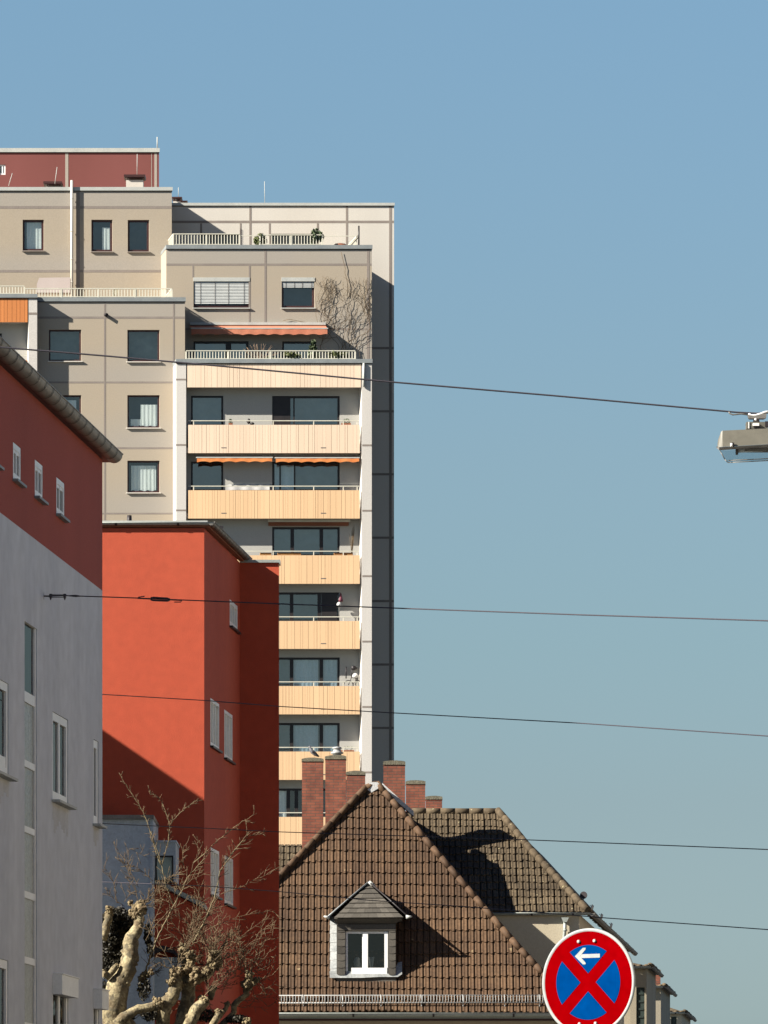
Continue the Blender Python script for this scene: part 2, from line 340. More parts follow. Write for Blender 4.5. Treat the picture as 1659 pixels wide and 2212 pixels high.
# ------------------------------------------------------------------ ground and street
g = MB(); g.poly([(-1500,-300,0),(1500,-300,0),(1500,2500,0),(-1500,2500,0)])
o = g.build('ground', M['earth']); o['kind'] = 'structure'; o['label'] = 'grey built-up ground under the houses'
def street_strip(name, c0, c1, z, m, y0=-60, y1=420):
    b = MB(); b.hexa([(c0+KST*y0,y0,-.3),(c1+KST*y0,y0,-.3),(c1+KST*y0,y0,z),(c0+KST*y0,y0,z),(c0+KST*y1,y1,-.3),(c1+KST*y1,y1,-.3),(c1+KST*y1,y1,z),(c0+KST*y1,y1,z)])
    q = b.build(name, m); q['kind'] = 'structure'; return q
street_strip('road', -9.0, 4.0, .004, M['asphalt'])
street_strip('pavement', -13.0, -9.0, .13, M['paving'])
street_strip('pavement', 4.0, 8.0, .13, M['paving'])

# ================================================================== THE TOWER
KT = -.172
YF, YC, YG, YB, YA, YW, YM = 232.0, 233.0, 232.5, 235.0, 236.7, 239.4, 243.0
tower = thing('apartment_tower', 'tall beige stepped apartment tower with cream and peach balcony fronts behind the red house', 'building', (X(420,YF), YF, 0))
JT = .004
def joints(mb, P, Y, hs, vs, m=1):
    for (v0, v1, u0, u1) in hs: mb.fbox(P, X(u0,Y), X(u1,Y), Z(v1,Y), Z(v0,Y), -JT, .0, m)
    for (u0, u1, v0, v1) in vs: mb.fbox(P, X(u0,Y), X(u1,Y), Z(v1,Y), Z(v0,Y), -JT*1.6, .0, m)
def block(name, Y, u0, u1, vtop, vbot, depth, holes, mats, matf, hs, vs, hdepth=.14, extra=()):
    P = frontP(Y, KT); mb = MB(); a0, a1 = X(u0,Y), X(u1,Y); zt = Z(vtop,Y); zb = 0 if vbot is None else Z(vbot,Y)
    H = [px(Y,*h) for h in holes]
    if matf:
        lo_ = max(zb, Z(1200,Y)); st = []
        zz = lo_
        while zz < zt: st.append(zz); zz += .09
        wall(mb, P, a0, a1, zb, zt, H, hdepth, 0, None, st, matf)
    else: wall(mb, P, a0, a1, zb, zt, H, hdepth, 0)
    mb.poly([P(a0,zb,0),P(a0,zt,0),P(a0,zt,depth),P(a0,zb,depth)], 0); mb.poly([P(a1,zb,0),P(a1,zt,0),P(a1,zt,depth),P(a1,zb,depth)], 0)
    mb.poly([P(a0,zt,0),P(a1,zt,0),P(a1,zt,depth),P(a0,zt,depth)], 0); mb.poly([P(a0,zb,depth),P(a1,zb,depth),P(a1,zt,depth),P(a0,zt,depth)], 0)
    joints(mb, P, Y, hs, vs, len(mats)-1)
    return mb.build(name, mats, tower), P, H
def coping(Y, u0, u1, v0, v1, depth, m='zinc', over=.06):
    P = frontP(Y, KT); mb = MB(); a0, a1 = X(u0,Y), X(u1,Y); z0, z1 = Z(v1,Y), Z(v0,Y)
    mb.fbox(P, a0, a1, z0, z1, -over, .30); mb.fbox(P, a0, a0+.3, z0+.002, z1-.002, .301, depth); mb.fbox(P, a1-.3, a1, z0+.002, z1-.002, .301, depth)
    mb.fbox(P, a0+.01, a1-.01, z0-.03, z0-.002, -over+.02, .2, 1)
    return mb.build('coping', [M[m], M['frame_bk']], tower)
# --- top block M
zj = lambda v, Y: Z(v, Y)
block('wall', YM, -300, 344, 321, 900, 8, [(-2,355.5,12.7,377.5)], [M['maroon'], M['conc_grey']], None, [], [(141.5,148,329,404),(334,339.5,329,404),(327.5,328.6,329,404),(-60,-54,329,404)])
coping(YM, -300, 345, 320.3, 329, 6, 'zinc_lt')
window(tower, frontP(YM,KT), px(YM,-2,355.5,12.7,377.5), .1, 'frame_wh', bw=.06, mull=(.55,), room='room_lt')
mb = MB(); mb.tube([P3(340.3,322,YM+.3), P3(340.3,296,YM+.3)], .028, 6); mb.build('mast', M['zinc_lt'], tower)
# --- block A
def fade(Y, bands):                                               # bands: (v top of panel, v where it starts greying, v bottom)
    def f(z):
        v = HOR-(z-EYE)*F/Y
        for (a, b, c) in bands:
            if a <= v < c: return max(.12, min(1, 1-(v-b)/(c-b)*1.1)) if v > b else .95
        return .1
    return f
mfA = fade(YA, [(448,520,585),(585,690,760)])
Aw = [(49.5,474.6,95.2,541.5),(197.9,474.6,243.4,543.3),(276.5,475,322.8,543.6)]
_, PA, HA = block('wall', YA, -300, 371.5, 406, 900, 9, Aw, [M['conc'], M['joint']], mfA,
    [(445,451,-300,371.5),(583,588.5,-300,371.5)], [(165,173,412,720)], extra=(Z(447,YA),Z(551,YA),Z(585,YA)))
coping(YA, -300, 373, 404.5, 412, 3, 'zinc_lt')
for i, h in enumerate(HA):
    window(tower, PA, h, .14, 'frame_dk', GLASS, room=('curtained','room','room')[i] if False else ('room_lt','room','room')[i], sill=1, bw=.085, sillm='joint',
           curtain=[(.15,1,.0,1)] if i == 0 else ([(.55,1,.0,.82)] if i == 1 else 0))
mb = MB(); mb.tube([PA(X(155,YA),Z(700,YA),-.13), PA(X(155,YA),Z(391,YA),-.13)], .062, 10)
for v in (430,500,560,610): mb.tube([PA(X(155,YA),Z(v,YA),-.13), PA(X(155,YA),Z(v+1.8,YA),-.13)], .075, 10)
mb.build('downpipe', M['conc_white'], tower)
def vent(u0, u1, vt, vh, ub0, ub1, vb, Y):
    mb = MB(); mb.box(X(u0,Y),X(u1,Y),Y,Y+.9,Z(vh,Y),Z(vt,Y),1)
    mb.box(X(u0,Y)+.05,X(u1,Y)-.05,Y+.05,Y+.85,Z(vh,Y)-.03,Z(vh,Y)-.002,1)
    mb.box(X(ub0,Y),X(ub1,Y),Y+.12,Y+.8,Z(vb,Y),Z(vh,Y)-.12,0)
    for a in (ub0+2.5, ub1-4): mb.box(X(a,Y),X(a+1.6,Y),Y+.15,Y+.2,Z(vh,Y)-.125,Z(vh,Y)-.031,1)
    mb.build('roof_vent', [M['conc_white'], M['frame_dk']], tower)
vent(94,134.4,391.5,396.5,99,131,406,YA+1.2)
vent(268,314,376.7,382,272.5,309.5,406,YA+1.2)
vent(371.7,393.6,425,428,374,390,442,YW+2.0); vent(388,405.5,433.2,434.8,390,402,442,YW+1.0)
for (a, b, c, d, Y) in ((124,361,119,397,YA+1),(297,333,296.5,377,YA+1),(27.3,374,19,402,YA+1),(386,405,386,425,YW+2),(572,392,572.5,440,YW+1)):
    mb = MB(); mb.tube([P3(a,b,Y), P3(c,d,Y)], .014, 5); mb.build('lightning_rod', M['zinc_lt'], tower)
# --- block W (white set-back wall, its right strip runs down the whole tower)
strip = [(v, v+5, 700, 851.7) for v in (613+0, 749.5, 886, 1022, 1159, 1296, 1433, 1570, 1706)]
Wd = [(432,505,519,560),(585,505,681,560)]
_, PW, HW = block('wall', YW, 340, 851.7, 442, None, 9, Wd, [M['conc_white'], M['joint']], None,
    [(476.6,482,340,851.7)]+strip[1:], [(539,543.5,444,560),(747.5,752,444,560),(841,846.7,444,1900),(432.7,437,482.6,504),(518.5,522,482.6,560),(581,585,482.6,560),(684.7,689,482.6,560)])
coping(YW, 340, 852.5, 438.5, 444.5, 6, 'zinc_lt')
window(tower, PW, HW[0], .14, 'frame_bk', GLASS_DK, mull=(.3,.62), bw=.09); window(tower, PW, HW[1], .14, 'frame_bk', GLASS_DK, mull=(.33,.66), bw=.09)
# --- block B
mfB = fade(YB, [(571.5,628,712)])
Bw = [(418.5,600,539.2,665),(609,600,680,665),(418.5,737,537.5,800),(610,737,678,800)]
_, PB, HB = block('wall', YB, 359.6, 803.7, 531, None, 11.5, Bw, [M['conc'], M['joint']], mfB,
    [(569.2,574,359.6,803.7),(709,713,359.6,803.7)], [(571.6,576.2,538,709),(793,798.5,538,776),(415.8,419,574,599),(537.7,541.5,574,709)], extra=(Z(571,YB),Z(664,YB)))
coping(YB, 359, 804.7, 529.5, 537.8, 5.5)
def blinds(P, h, frac, n, parent):
    a0, a1, z0, z1 = h; mb = MB(); zz = z1-(z1-z0)*frac; k = 0
    for i in range(n):
        z = z1-.16-(z1-.16-zz)*(i+.5)/n; w = (z1-.16-zz)/n*.46
        mb.hexa([P(a0+.03,z-w,.02),P(a1-.03,z-w,.02),P(a1-.03,z+w,.045),P(a0+.03,z+w,.045),P(a0+.03,z-w,.03),P(a1-.03,z-w,.03),P(a1-.03,z+w,.055),P(a0+.03,z+w,.055)])
    for t in (.12,.38,.62,.9): mb.fbox(P, a0+(a1-a0)*t, a0+(a1-a0)*t+.012, zz, z1-.16, .012, .019, 1)
    mb.build('blind', [M['blind'], M['joint_dark']], parent)
    mb = MB(); mb.fbox(P, a0-.01, a1+.01, z1-.155, z1+.01, -.02, .06); mb.build('blind_box', M['zinc_lt'], parent)
w = window(tower, PB, HB[0], .14, 'frame_dk', GLASS, bw=.12, sill=1); blinds(PB, HB[0], .86, 15, w)
w = window(tower, PB, HB[1], .14, 'frame_dk', GLASS, bw=.09, sill=1); blinds(PB, HB[1], .32, 5, w)
window(tower, PB, HB[2], .14, 'frame_bk', GLASS_BL, bw=.09, mull=(.64,), bars_w=.24, room='room_lt'); window(tower, PB, HB[3], .14, 'frame_bk', GLASS_BL, bw=.09, room='room_lt')
# --- block C
mfC = fade(YC, [(686,735,826),(826,875,968),(968,1015,1109),(1109,1160,1260)])
Cw = [(106.3,712,176,780),(275.7,712.5,345.2,781),(106.3,853.5,176,924),(275.7,853.5,345.2,924),(275.7,995,345.2,1064)]
_, PC, HC = block('wall', YC, 75, 400, 644, None, 10, Cw, [M['conc'], M['joint']], mfC,
    [(683.7,688.5,75,400),(824,828,75,400),(966,970,75,400),(1107.5,1111,75,400)], [(224.9,228.8,651,1300),(373.8,377.5,651,1300)],
    extra=[Z(v,YC) for v in (686,781,826,924,968,1064,1109)])
coping(YC, 75, 401.3, 642.5, 651.3, 3.6)
for i, h in enumerate(HC):
    cur = {3: [(.42,1,.02,.75),(.08,.42,.02,.26)], 4: [(.1,.95,.03,.9)], 2: [(.1,.9,0,.9)]}.get(i, 0)
    window(tower, PC, h, .14, 'frame_dk', GLASS, bw=.065, room=('room_lt' if i in (0,1,2) else 'room'), sill=1, sillm='conc_white', curtain=cur, sill_ex=.05)
mb = MB(); mb.tube([PC(X(228,YC),Z(680,YC),0), PC(X(228,YC)+.04,Z(681,YC)-.01,-.17)], .075, 10); mb.build('overflow_pipe', M['dark'], tower)
# --- balcony stack F (frame, panels, recessed walls)
PF = frontP(YF, KT); DB = .62
rows = [(785,836.7,'cream'),(917.7,978.7,'cream'),(1059,1120,'peach'),(1199.6,1261,'peach'),(1341.5,1401.6,'peach'),(1482,1543,'peach'),(1623.5,1684.6,'peach'),(1764.7,1826,'peach'),(1906,1967,'peach')]
def fwin(row):
    a = rows[row][1]; b = rows[row+1][0]+8
    return [(413, a+18, 483, b), (588.5, a+18.5, 734.5, b)]
mb = MB(); holesF = []
for r in range(8): holesF += [px(YF, *h) for h in fwin(r)]
# recessed back wall, seen through perspective correction for its depth
def PR(a, z, d): return PF(a+.0, z, d+DB)
def fix(h):                                                       # photo outline -> outline on the recessed plane
    u0, v0, u1, v1 = h; Yr = YF+DB
    return (X(u0,Yr)-KT*DB, X(u1,Yr)-KT*DB, Z(v1,Yr), Z(v0,Yr))
holesF = [fix(h) for r in range(8) for h in fwin(r)]
wall(mb, PR, X(384,YF), X(801,YF), 0, Z(786,YF), holesF, .1, 0)
mb.build('recessed_wall', [M['recess']], tower)
mb = MB()
def wedge(u0, u1, v0, v1): mb.fbox(PF, X(u0,YF), X(u1,YF), Z(v1,YF), Z(v0,YF), 0, 1.2)
mb.fbox(PF, X(381,YF), X(402.5,YF), 0, Z(784.5,YF), 0, 2.0); mb.fbox(PF, X(782,YF), X(803.6,YF), 0, Z(784.5,YF), 0, 8)
for k in range(8):
    v = 818+141.3*k
    mb.fbox(PF, X(380.6,YF), X(402.9,YF), Z(v+3.6,YF), Z(v,YF), -JT, .02, 1)
    if k: mb.fbox(PF, X(783,YF), X(803.2,YF), Z(v+4.6,YF), Z(v+.6,YF), -JT, .02, 1)
mb.build('pillars', [M['pillar'], M['joint']], tower)
coping(YF, 380.5, 804.7, 775.9, 784.4, 3.0)
for (v0, v1, c) in rows:
    mb = MB(); rnd = random.Random(v0)
    a0, a1 = X(407.5,YF), X(777.6,YF); z0, z1 = Z(v1,YF), Z(v0,YF); a = a0
    if v0 < 800: a0, a1 = X(405.4,YF), X(780,YF); a = a0
    mb.fbox(PF, a0+.01, a1-.01, z0+.01, z1-.01, .028, .07, 1)
    while a < a1-.02:
        w = rnd.choice((.10,.13,.16,.19,.24)); b = min(a+w, a1); gp = rnd.choice((.005,.008,.014))
        if a1-b < .06: b = a1
        mb.fbox(PF, a, b-(gp if b < a1 else 0), z0, z1, .0, .027+rnd.random()*.004-.004, 0, rnd.uniform(.97,1.03)); a = b
    if v0 > 900:
        for u in (484, 699): mb.fbox(PF, X(u-5.5,YF), X(u+5.5,YF), Z(v1-10.6,YF), Z(v1-12.4,YF), -.006, .002, 2)
    mb.build('balcony_front', [M[c], M['groove'], M['joint_dark']], tower)
    mb = MB(); mb.fbox(PF, X(403,YF), X(781,YF), z0+.03, z0+.24, .08, DB-.002); mb.build('floor_slab', M['recess'], tower)
    if v0 > 900:
        mb = MB(); zr = Z(v0-8.6, YF); mb.fbox(PF, X(408,YF), X(777,YF), zr, zr+.035, .08, .12)
        for u in (418.5, 590.5, 678, 742, 772): mb.fbox(PF, X(u,YF), X(u,YF)+.035, z1-.1, zr-.001, .085, .115)
        mb.build('railing', M['rail'], tower)
spec = {0: ('room_lt', GLASS_BL, 0, (.33,), [.0]), }
for r in range(8):
    L_, R_ = [fix(h) for h in fwin(r)]
    window(tower, PR, L_, .1, 'frame_bk', GLASS_BL, bw=.08, room='room_lt' if r != 1 else 'room')
    mull = {0: (.325,), 1: (.12,.335), 2: (.30,.73), 3: (.29,.70), 4: (.29,.73), 5: (.29,.73), 6: (.24,.36), 7: (.3,.7)}[r]
    cur = {1: [(.02,.32,0,.97)], 4: [(.3,.7,0,1),(.76,1,0,1)], 5: [(.3,.7,0,1),(.76,1,0,1)], 6: [(0,.2,0,1)]}.get(r, 0)
    window(tower, PR, R_, .1, 'frame_bk', GLASS_BL if r not in (6,) else GLASS, bw=.09, mull=mull, bars_w=.15 if r > 1 else .06, room='room_lt' if r in (0,1,2,4,5) else 'room', curtain=cur)
# black sheets standing in for the unlit open gap in rows 0 and 3
for (r, u0, u1) in ((0, 590, 628), (3, 695, 729)):
    a = fix((u0, rows[r][1]+21, u1, rows[r+1][0]+6)); mb = MB(); mb.fbox(PR, a[0], a[1], a[2], a[3], .02, .035); mb.build('dark_gap_sheet', M['frame_bk'], tower)
def awning(P, Y, u0, u1, v0, v1, out, m, vv=None, zwall=None, wallv=None):
    mb = MB(); a0, a1 = X(u0,Y), X(u1,Y); zb, zt = Z(v1,Y), Z(v0,Y); Yo = out
    mb.fbox(P, a0-.03, a1+.03, zt, zt+.05, -Yo-.03, -Yo+.03, 1)                 # front bar
    zw = zt+.22 if zwall is None else zwall
    mb.hexa([P(a0,zt+.04,-Yo+.04),P(a1,zt+.04,-Yo+.04),P(a1,zt+.055,-Yo+.04),P(a0,zt+.055,-Yo+.04),P(a0,zw,-.02),P(a1,zw,-.02),P(a1,zw+.02,-.02),P(a0,zw+.02,-.02)])
    n = int((a1-a0)/.09); pts = []
    for i in range(n+1):
        x = a0+(a1-a0)*i/n; w = .003*math.sin(i*1.1); sc = (abs(math.sin(i*.52)))*.05
        pts += [P(x, zt, -Yo-.02+w), P(x, zb+sc, -Yo-.035+w*1.6)]
    mb.add(pts, [(2*i,2*i+2,2*i+3,2*i+1) for i in range(n)], 0, 1, True)
    mb.fbox(P, a0, a1, zw+.021, zw+.13, -.14, -.005, 1)
    for a in (a0+.4, a1-.4): mb.tube([P(a, zw, -.02), P(a+.1, zt, -Yo+.02)], .02, 6, 1)
    mb.build('awning', [m, M['zinc_lt']], tower)
awning(PB, YB, 410, 703, 715, 728.5, .55, M['awn'])
PQ = lambda a, z, d: PF(a, z, d+.55)
awning(PQ, YF, 425.7, 588, 989.5, 999, .55, M['awn_or'], zwall=Z(983,YF))
awning(PQ, YF, 596, 776, 990, 999.5, .55, M['awn_or'], zwall=Z(983,YF))
mb = MB(); a = fix((580,1125,752,1136)); mb.fbox(PR, a[0],a[1],a[2],a[3], -.22, -.01, 0); mb.fbox(PR, a[0]-.05,a[1]+.05,a[3]-.08,a[3]+.03, -.26, -.221, 1); mb.build('awning', [M['awn_br'], M['rail']], tower)
mb = MB(); mb.tube([PF(X(786,YF),Z(836,YF),-.06), PF(X(786,YF),Z(785,YF),-.06)], .05, 8); mb.build('downpipe', M['zinc_lt'], tower)
# --- orange balcony stack G on the left
PG = frontP(YG, KT)
mb = MB(); mb.fbox(PG, X(62.5,YG), X(80.7,YG), 0, Z(643.4,YG), 0, 2.5); mb.fbox(PG, X(62,YG), X(81.1,YG), Z(680,YG), Z(675,YG), -JT, .02, 1); mb.fbox(PG, X(62,YG), X(81.1,YG), Z(821,YG), Z(816,YG), -JT, .02, 1)
mb.build('pillars', [M['pillar'], M['joint']], tower)
coping(YG, -300, 81.4, 635.4, 643.3, 4)
for (v0, v1) in ((643.8,696),(778,838),(919,980)):
    mb = MB(); a = X(-300,YG); a1 = X(60.5,YG); rnd = random.Random(v0+1)
    mb.fbox(PG, a, a1, Z(v1,YG)+.01, Z(v0,YG)-.01, .031, .07, 1)
    while a < a1-.02:
        b = min(a+rnd.choice((.1,.14,.2)), a1); mb.fbox(PG, a, b-.012, Z(v1,YG), Z(v0,YG), 0, .03, 0, rnd.uniform(.92,1.05)); a = b
    mb.build('balcony_front', [M['orange'], M['awn_br']], tower)
    mb = MB(); mb.fbox(PG, X(-300,YG), X(62,YG), Z(v1,YG)+.03, Z(v1,YG)+.22, .08, DB); mb.build('floor_slab', M['recess'], tower)
mb = MB(); PGR = lambda a, z, d: PG(a, z, d+DB); hg = px(YG, -40, 715, 8, 790)
wall(mb, PGR, X(-300,YG), X(66,YG), 0, Z(645,YG), [hg], .1); mb.build('recessed_wall', M['recess'], tower)
window(tower, PGR, hg, .1, 'frame_bk', GLASS_BL, bw=.09)
mb = MB(); zr = Z(768,YG); mb.fbox(PG, X(-300,YG), X(60,YG), zr, zr+.035, .08, .12); mb.build('railing', M['rail'], tower)
# --- terrace railings
def railing(P, Y, u0, u1, v0, v1, d, step=.125, posts=1.1, ret=None, bw=.032, rl=1.6):
    mb = MB(); a0, a1 = X(u0,Y), X(u1,Y); z0, z1 = Z(v1,Y), Z(v0,Y)
    mb.fbox(P, a0, a1, z1-.035, z1, d, d+.05); mb.fbox(P, a0, a1, z0+.06, z0+.085, d+.006, d+.044)
    n = int((a1-a0)/step)
    for i in range(1, n):
        x = a0+(a1-a0)*i/n; mb.fbox(P, x-bw/2, x+bw/2, z0+.086, z1-.036, d+.012, d+.038)
    k = max(1, round((a1-a0)/posts/1.5))
    for i in range(k+1):
        x = a0+(a1-a0)*i/k; mb.fbox(P, x-.03, x+.03, z0, z1-.051, d-.003, d+.053)
    if ret is not None:
        for x in (a0,) if ret == 'l' else (a1,):
            mb.fbox(P, x-.02, x+.02, z1-.05, z1, d+.051, d+rl); mb.fbox(P, x-.02, x+.02, z0+.06, z0+.10, d+.051, d+rl)
            for i in range(1, int(rl/.16)): mb.fbox(P, x-.013, x+.013, z0+.101, z1-.051, d+.05+i*.16, d+.075+i*.16)
    return mb.build('railing', M['rail'], tower)
railing(PC, YC, 54, 373, 621, 643, .15, ret='r', rl=1.8); railing(PG, YG, -300, 54, 615.5, 636, .15)
railing(PB, YB, 376, 519, 503, 530, .15, ret='l'); railing(PB, YB, 563, 698, 505, 530, .15)
mb = MB(); mb.fbox(PB, X(519,YB), X(563,YB), Z(507,YB)-.03, Z(507,YB), .17, .2); mb.fbox(PB, X(698,YB), X(773,YB), Z(507.5,YB)-.03, Z(507.5,YB), .17, .2)
xq = X(773,YB); mb.fbox(PB, xq-.02, xq+.02, Z(507.5,YB)-.05, Z(507.5,YB), .2, 4.3); mb.fbox(PB, xq-.02, xq+.02, Z(528,YB)-.04, Z(528,YB), .2, 4.3)
for i in range(26): mb.fbox(PB, xq-.012, xq+.012, Z(528,YB), Z(507.5,YB)-.05, .3+i*.155, .325+i*.155)
mb.tube([PB(X(777.3,YB),Z(530,YB),.2), PB(X(777.3,YB),Z(486,YB),.2)], .04, 6, 1); mb.tube([PB(X(777,YB),Z(510,YB),.2), PB(X(759,YB),Z(530,YB),.2)], .022, 6, 1)
mb.tube([PB(X(765,YB),Z(508,YB),.2), PB(X(777,YB),Z(508,YB),.2)], .016, 6, 1)
mb.build('terrace_mast', [M['rail'], M['frame_bk']], tower)
railing(PF, YF, 403.6, 769, 755.5, 777, .15)

# ------------------------------------------------------------------ plants and things on the tower
def leaves(mb, cen, r, n, size, rnd, m=0, squash=1):
    for _ in range(n):
        while True:
            p = Vector((rnd.uniform(-1,1), rnd.uniform(-1,1), rnd.uniform(-1,1)))
            if p.length < 1: break
        q = Vector((cen[0]+p.x*r[0], cen[1]+p.y*r[1], cen[2]+p.z*r[2])); a = Vector((rnd.gauss(0,1),rnd.gauss(0,1),rnd.gauss(0,1))).normalized()
        b = a.cross(Vector((rnd.gauss(0,1),rnd.gauss(0,1),rnd.gauss(0,1)))).normalized(); s = size*rnd.uniform(.6,1.3)
        mb.add([q-a*s, q-b*s*.5, q+a*s, q+b*s*.5], [(0,1,2,3)], m, rnd.uniform(.5,1.5))
def shrub(u, v, ur, vr, P, Y, d, label, m='leaf', n=260, pot=True, cat='plant', name='potted_shrub', group=None, cone=False):
    c = P(X(u,Y), Z(v,Y), d); rx = ur*Y/F; rz = vr*Y/F; base = c[2]-rz-.12
    t = thing(name, label, cat, (c[0], c[1], base), group); rnd = random.Random(u*3+v)
    mb = MB()
    if cone:
        for k in range(5):
            f = k/4; leaves(mb, (c[0]+rnd.uniform(-.06,.06), c[1], c[2]-rz*.8+2*rz*.8*f), (rx*(1.15-f*.8), rx*(1.0-f*.7), rz*.3), n//2, .07, rnd)
    else:
        for k in range(6): leaves(mb, (c[0]+rnd.uniform(-.5,.5)*rx, c[1]+rnd.uniform(-.4,.4)*.3, c[2]+rnd.uniform(-.4,.4)*rz), (rx*.62, .25, rz*.62), n//2, .065, rnd)
    mb.tube([(c[0],c[1],base+.1),(c[0],c[1],c[2])], .02, 5, 1)
    mb.build('foliage', [M[m], M['drybrush']], t)
    if pot:
        pb = MB(); pb.lathe([(.001,0),(.13,0),(.17,.22),(.15,.22),(.14,.18),(.001,.18)], (c[0],c[1],base-.1), 10); pb.build('pot', M['terracotta'], t)
    return t
def dry(u, v, ur, vr, P, Y, d, label, name='bare_shrub', n=26, m='drybrush'):
    c = P(X(u,Y), Z(v,Y), d); rx = ur*Y/F; rz = vr*Y/F; rnd = random.Random(u+v); mb = MB()
    for i in range(n):
        w = rnd.uniform(-1.2,1.2); p = Vector((c[0], c[1], c[2]-rz)); pts = [tuple(p)]
        for k in range(5):
            p = p+Vector((rx*math.sin(w)*.34+rnd.gauss(0,.03), rnd.gauss(0,.03), rz*math.cos(w)*.38+.01)); pts.append(tuple(p))
        mb.tube(pts, [.012,.011,.01,.009,.008,.006], 4)
    return tag(mb.build(name, M[m]), label, 'plant')
shrub(566, 511, 13, 17, PB, YB, .45, 'loose light green shrub beside the gap in the upper terrace railing', m='leaf', n=300, pot=False)
shrub(688, 509, 15, 19, PB, YB, .45, 'bushy dark green shrub at the right end of the upper terrace railing', m='leaf_dk', n=420)
t = MB(); c = PB(X(742,YB), Z(530,YB), .8); t.lathe([(.34,0),(.33,.1),(.27,.17),(.14,.21),(.001,.22)], c, 16)
for k in range(9):
    w = k*.35-.2; t.tube([(c[0]+.345*math.cos(w+3.3),c[1]+.345*math.sin(w+3.3),c[2]),(c[0]+.2*math.cos(w+3.3),c[1]+.2*math.sin(w+3.3),c[2]+.21)], .012, 4, 1)
tag(t.build('covered_grill', [M['awn_br'], M['frame_bk']]), 'low brown dome-shaped cover standing on the upper terrace near the mast', 'cover')
shrub(637, 765, 24, 11, PF, YF, .4, 'low yellow-green shrub behind the middle of the lower terrace railing', n=420, pot=False)
shrub(682, 755, 15, 22, PF, YF, .5, 'dark pointed conifer rising above the lower terrace railing', m='leaf_dk', n=420, cone=True, name='potted_conifer')
shrub(735, 765, 22, 11, PF, YF, .4, 'low green hedge plant at the right end of the lower terrace railing', n=360, pot=False)
shrub(590, 770, 14, 6, PF, YF, .7, 'small mixed plants behind the lower terrace railing below the awning', m='leaf_dk', n=200, pot=False)
dry(570, 755, 26, 20, PF, YF, .9, 'pale leafless shrub under the salmon awning of the lower terrace')
# bare climbing vine on the wall of block B
def vine():
    rnd = random.Random(11); mb = MB()
    def grow(u, v, ang, n, r, lvl):
        pts = []
        for i in range(n):
            pts.append(PB(X(u,YB), Z(v,YB), -.05-.04*rnd.random())); 
            ang += rnd.gauss(0,.28); ang *= .93
            if u > 797: ang -= .35
            if u < 694: ang += .4
            u += 6.2*math.sin(ang); v -= 6.2*math.cos(ang); u = min(u, 799.5)
            if lvl < 2 and rnd.random() < (.15 if lvl == 0 else .08): grow(u, v, ang+rnd.choice((-1,1))*rnd.uniform(.4,.9), int((n-i)*rnd.uniform(.45,.9))+3, r*.75, lvl+1)
            if v < 596: break
        if len(pts) > 2: mb.tube(pts, [r*.46*(1-.5*i/len(pts)) for i in range(len(pts))], 4)
    for (u, v, a, n, r) in ((716,774,-.1,26,.020),(727,774,.05,29,.022),(738,774,.12,27,.020),(748,774,.3,26,.020),(757,774,.15,25,.018),(766,774,.4,24,.016),(742,774,-.35,24,.018),(778,774,.2,14,.014)):
        grow(u, v, a, n+9, r, 0)
    pts = [PB(X(a,YB),Z(b,YB),-.05) for a, b in ((750,640),(752,618),(748,600),(745,590),(746,580),(741,562),(737,545))]; mb.tube(pts, .010, 4)
    pts = [PB(X(a,YB),Z(b,YB),-.05) for a, b in ((716,712),(700,701),(680,703),(655,696),(625,690),(612,693))]; mb.tube(pts, .010, 4)
    return tag(mb.build('climbing_vine', M['twig']), 'leafless climbing vine spread over the beige wall right of the two upper windows', 'vine')
vine()
def dish(u, v, r, P, Y, d, label, m, tilt=(0.6, -.75, .25)):
    c = Vector(P(X(u,Y), Z(v,Y), d)); R = r*Y/F; n = Vector(tilt).normalized(); a = n.cross(Vector((0,0,1))).normalized(); b = a.cross(n)
    t = thing('satellite_dish', label, 'satellite dish', tuple(c-Vector((0,0,R))), 'satellite dishes')
    mb = MB(); pts = [c-n*R*.28]; N_ = 16; fs = []
    for k in (1, 2, 3):
        for j in range(N_):
            w = 2*math.pi*j/N_; q = k/3; pts.append(c+(a*math.cos(w)+b*math.sin(w))*R*q-n*R*.28*(1-q*q))
    for j in range(N_): fs.append((0, 1+j, 1+(j+1)%N_))
    for k in (0, 1): fs += [(1+k*N_+j, 1+(k+1)*N_+j, 1+(k+1)*N_+(j+1)%N_, 1+k*N_+(j+1)%N_) for j in range(N_)]
    mb.add(pts, fs, 0, 1, True); mb.build('reflector', m, t)
    mb = MB(); mb.tube([c-b*R*.8, c+n*R*.9, ], R*.05, 5); mb.blob(tuple(c+n*R*.9), R*.13, 3, 8, 5, 0); mb.build('feed_arm', M['dark'], t)
    mb = MB(); mb.tube([c-n*R*.3, c-n*R*.5-Vector((0,0,R*1.2)), c-n*R*.5-Vector((0,0,R*2.0))], R*.08, 6); mb.build('bracket', M['steel'], t)
dish(264, 611, 9, PC, YC, 2.4, 'small brown-grey satellite dish behind the white terrace railing of the tower', M['cement'], (-.6,-.7,.2))
mb = MB(); a = PC(X(80,YC), 0, 2.6)
q = px(YC+2.6, 80, 599, 152, 632); mb.prism([(q[0],YC+2.6,q[2]),(q[1],YC+2.6,q[2]),(q[1],YC+2.6,q[3]+.0),(q[0]+.1,YC+2.6,q[3]-.02),(q[0],YC+2.6,q[3]-.3)], (0,.5,0))
tag(mb.build('covered_furniture', M['pinkcloth']), 'pale pink covered garden furniture behind the white terrace railing beside the pipe', 'cover')
mb = MB()
for (u0, u1) in ((604-40,588),(602,652),(724,764)): mb.fbox(PF, X(u0,YF), X(u1,YF), Z(1200,YF), Z(1193,YF), .14, .3)
tag(mb.build('flower_box', M['wood']), 'row of brown wooden flower boxes on the peach balcony beside the red house top', 'flower box')
for k, (u0, u1, c) in enumerate(()): pass
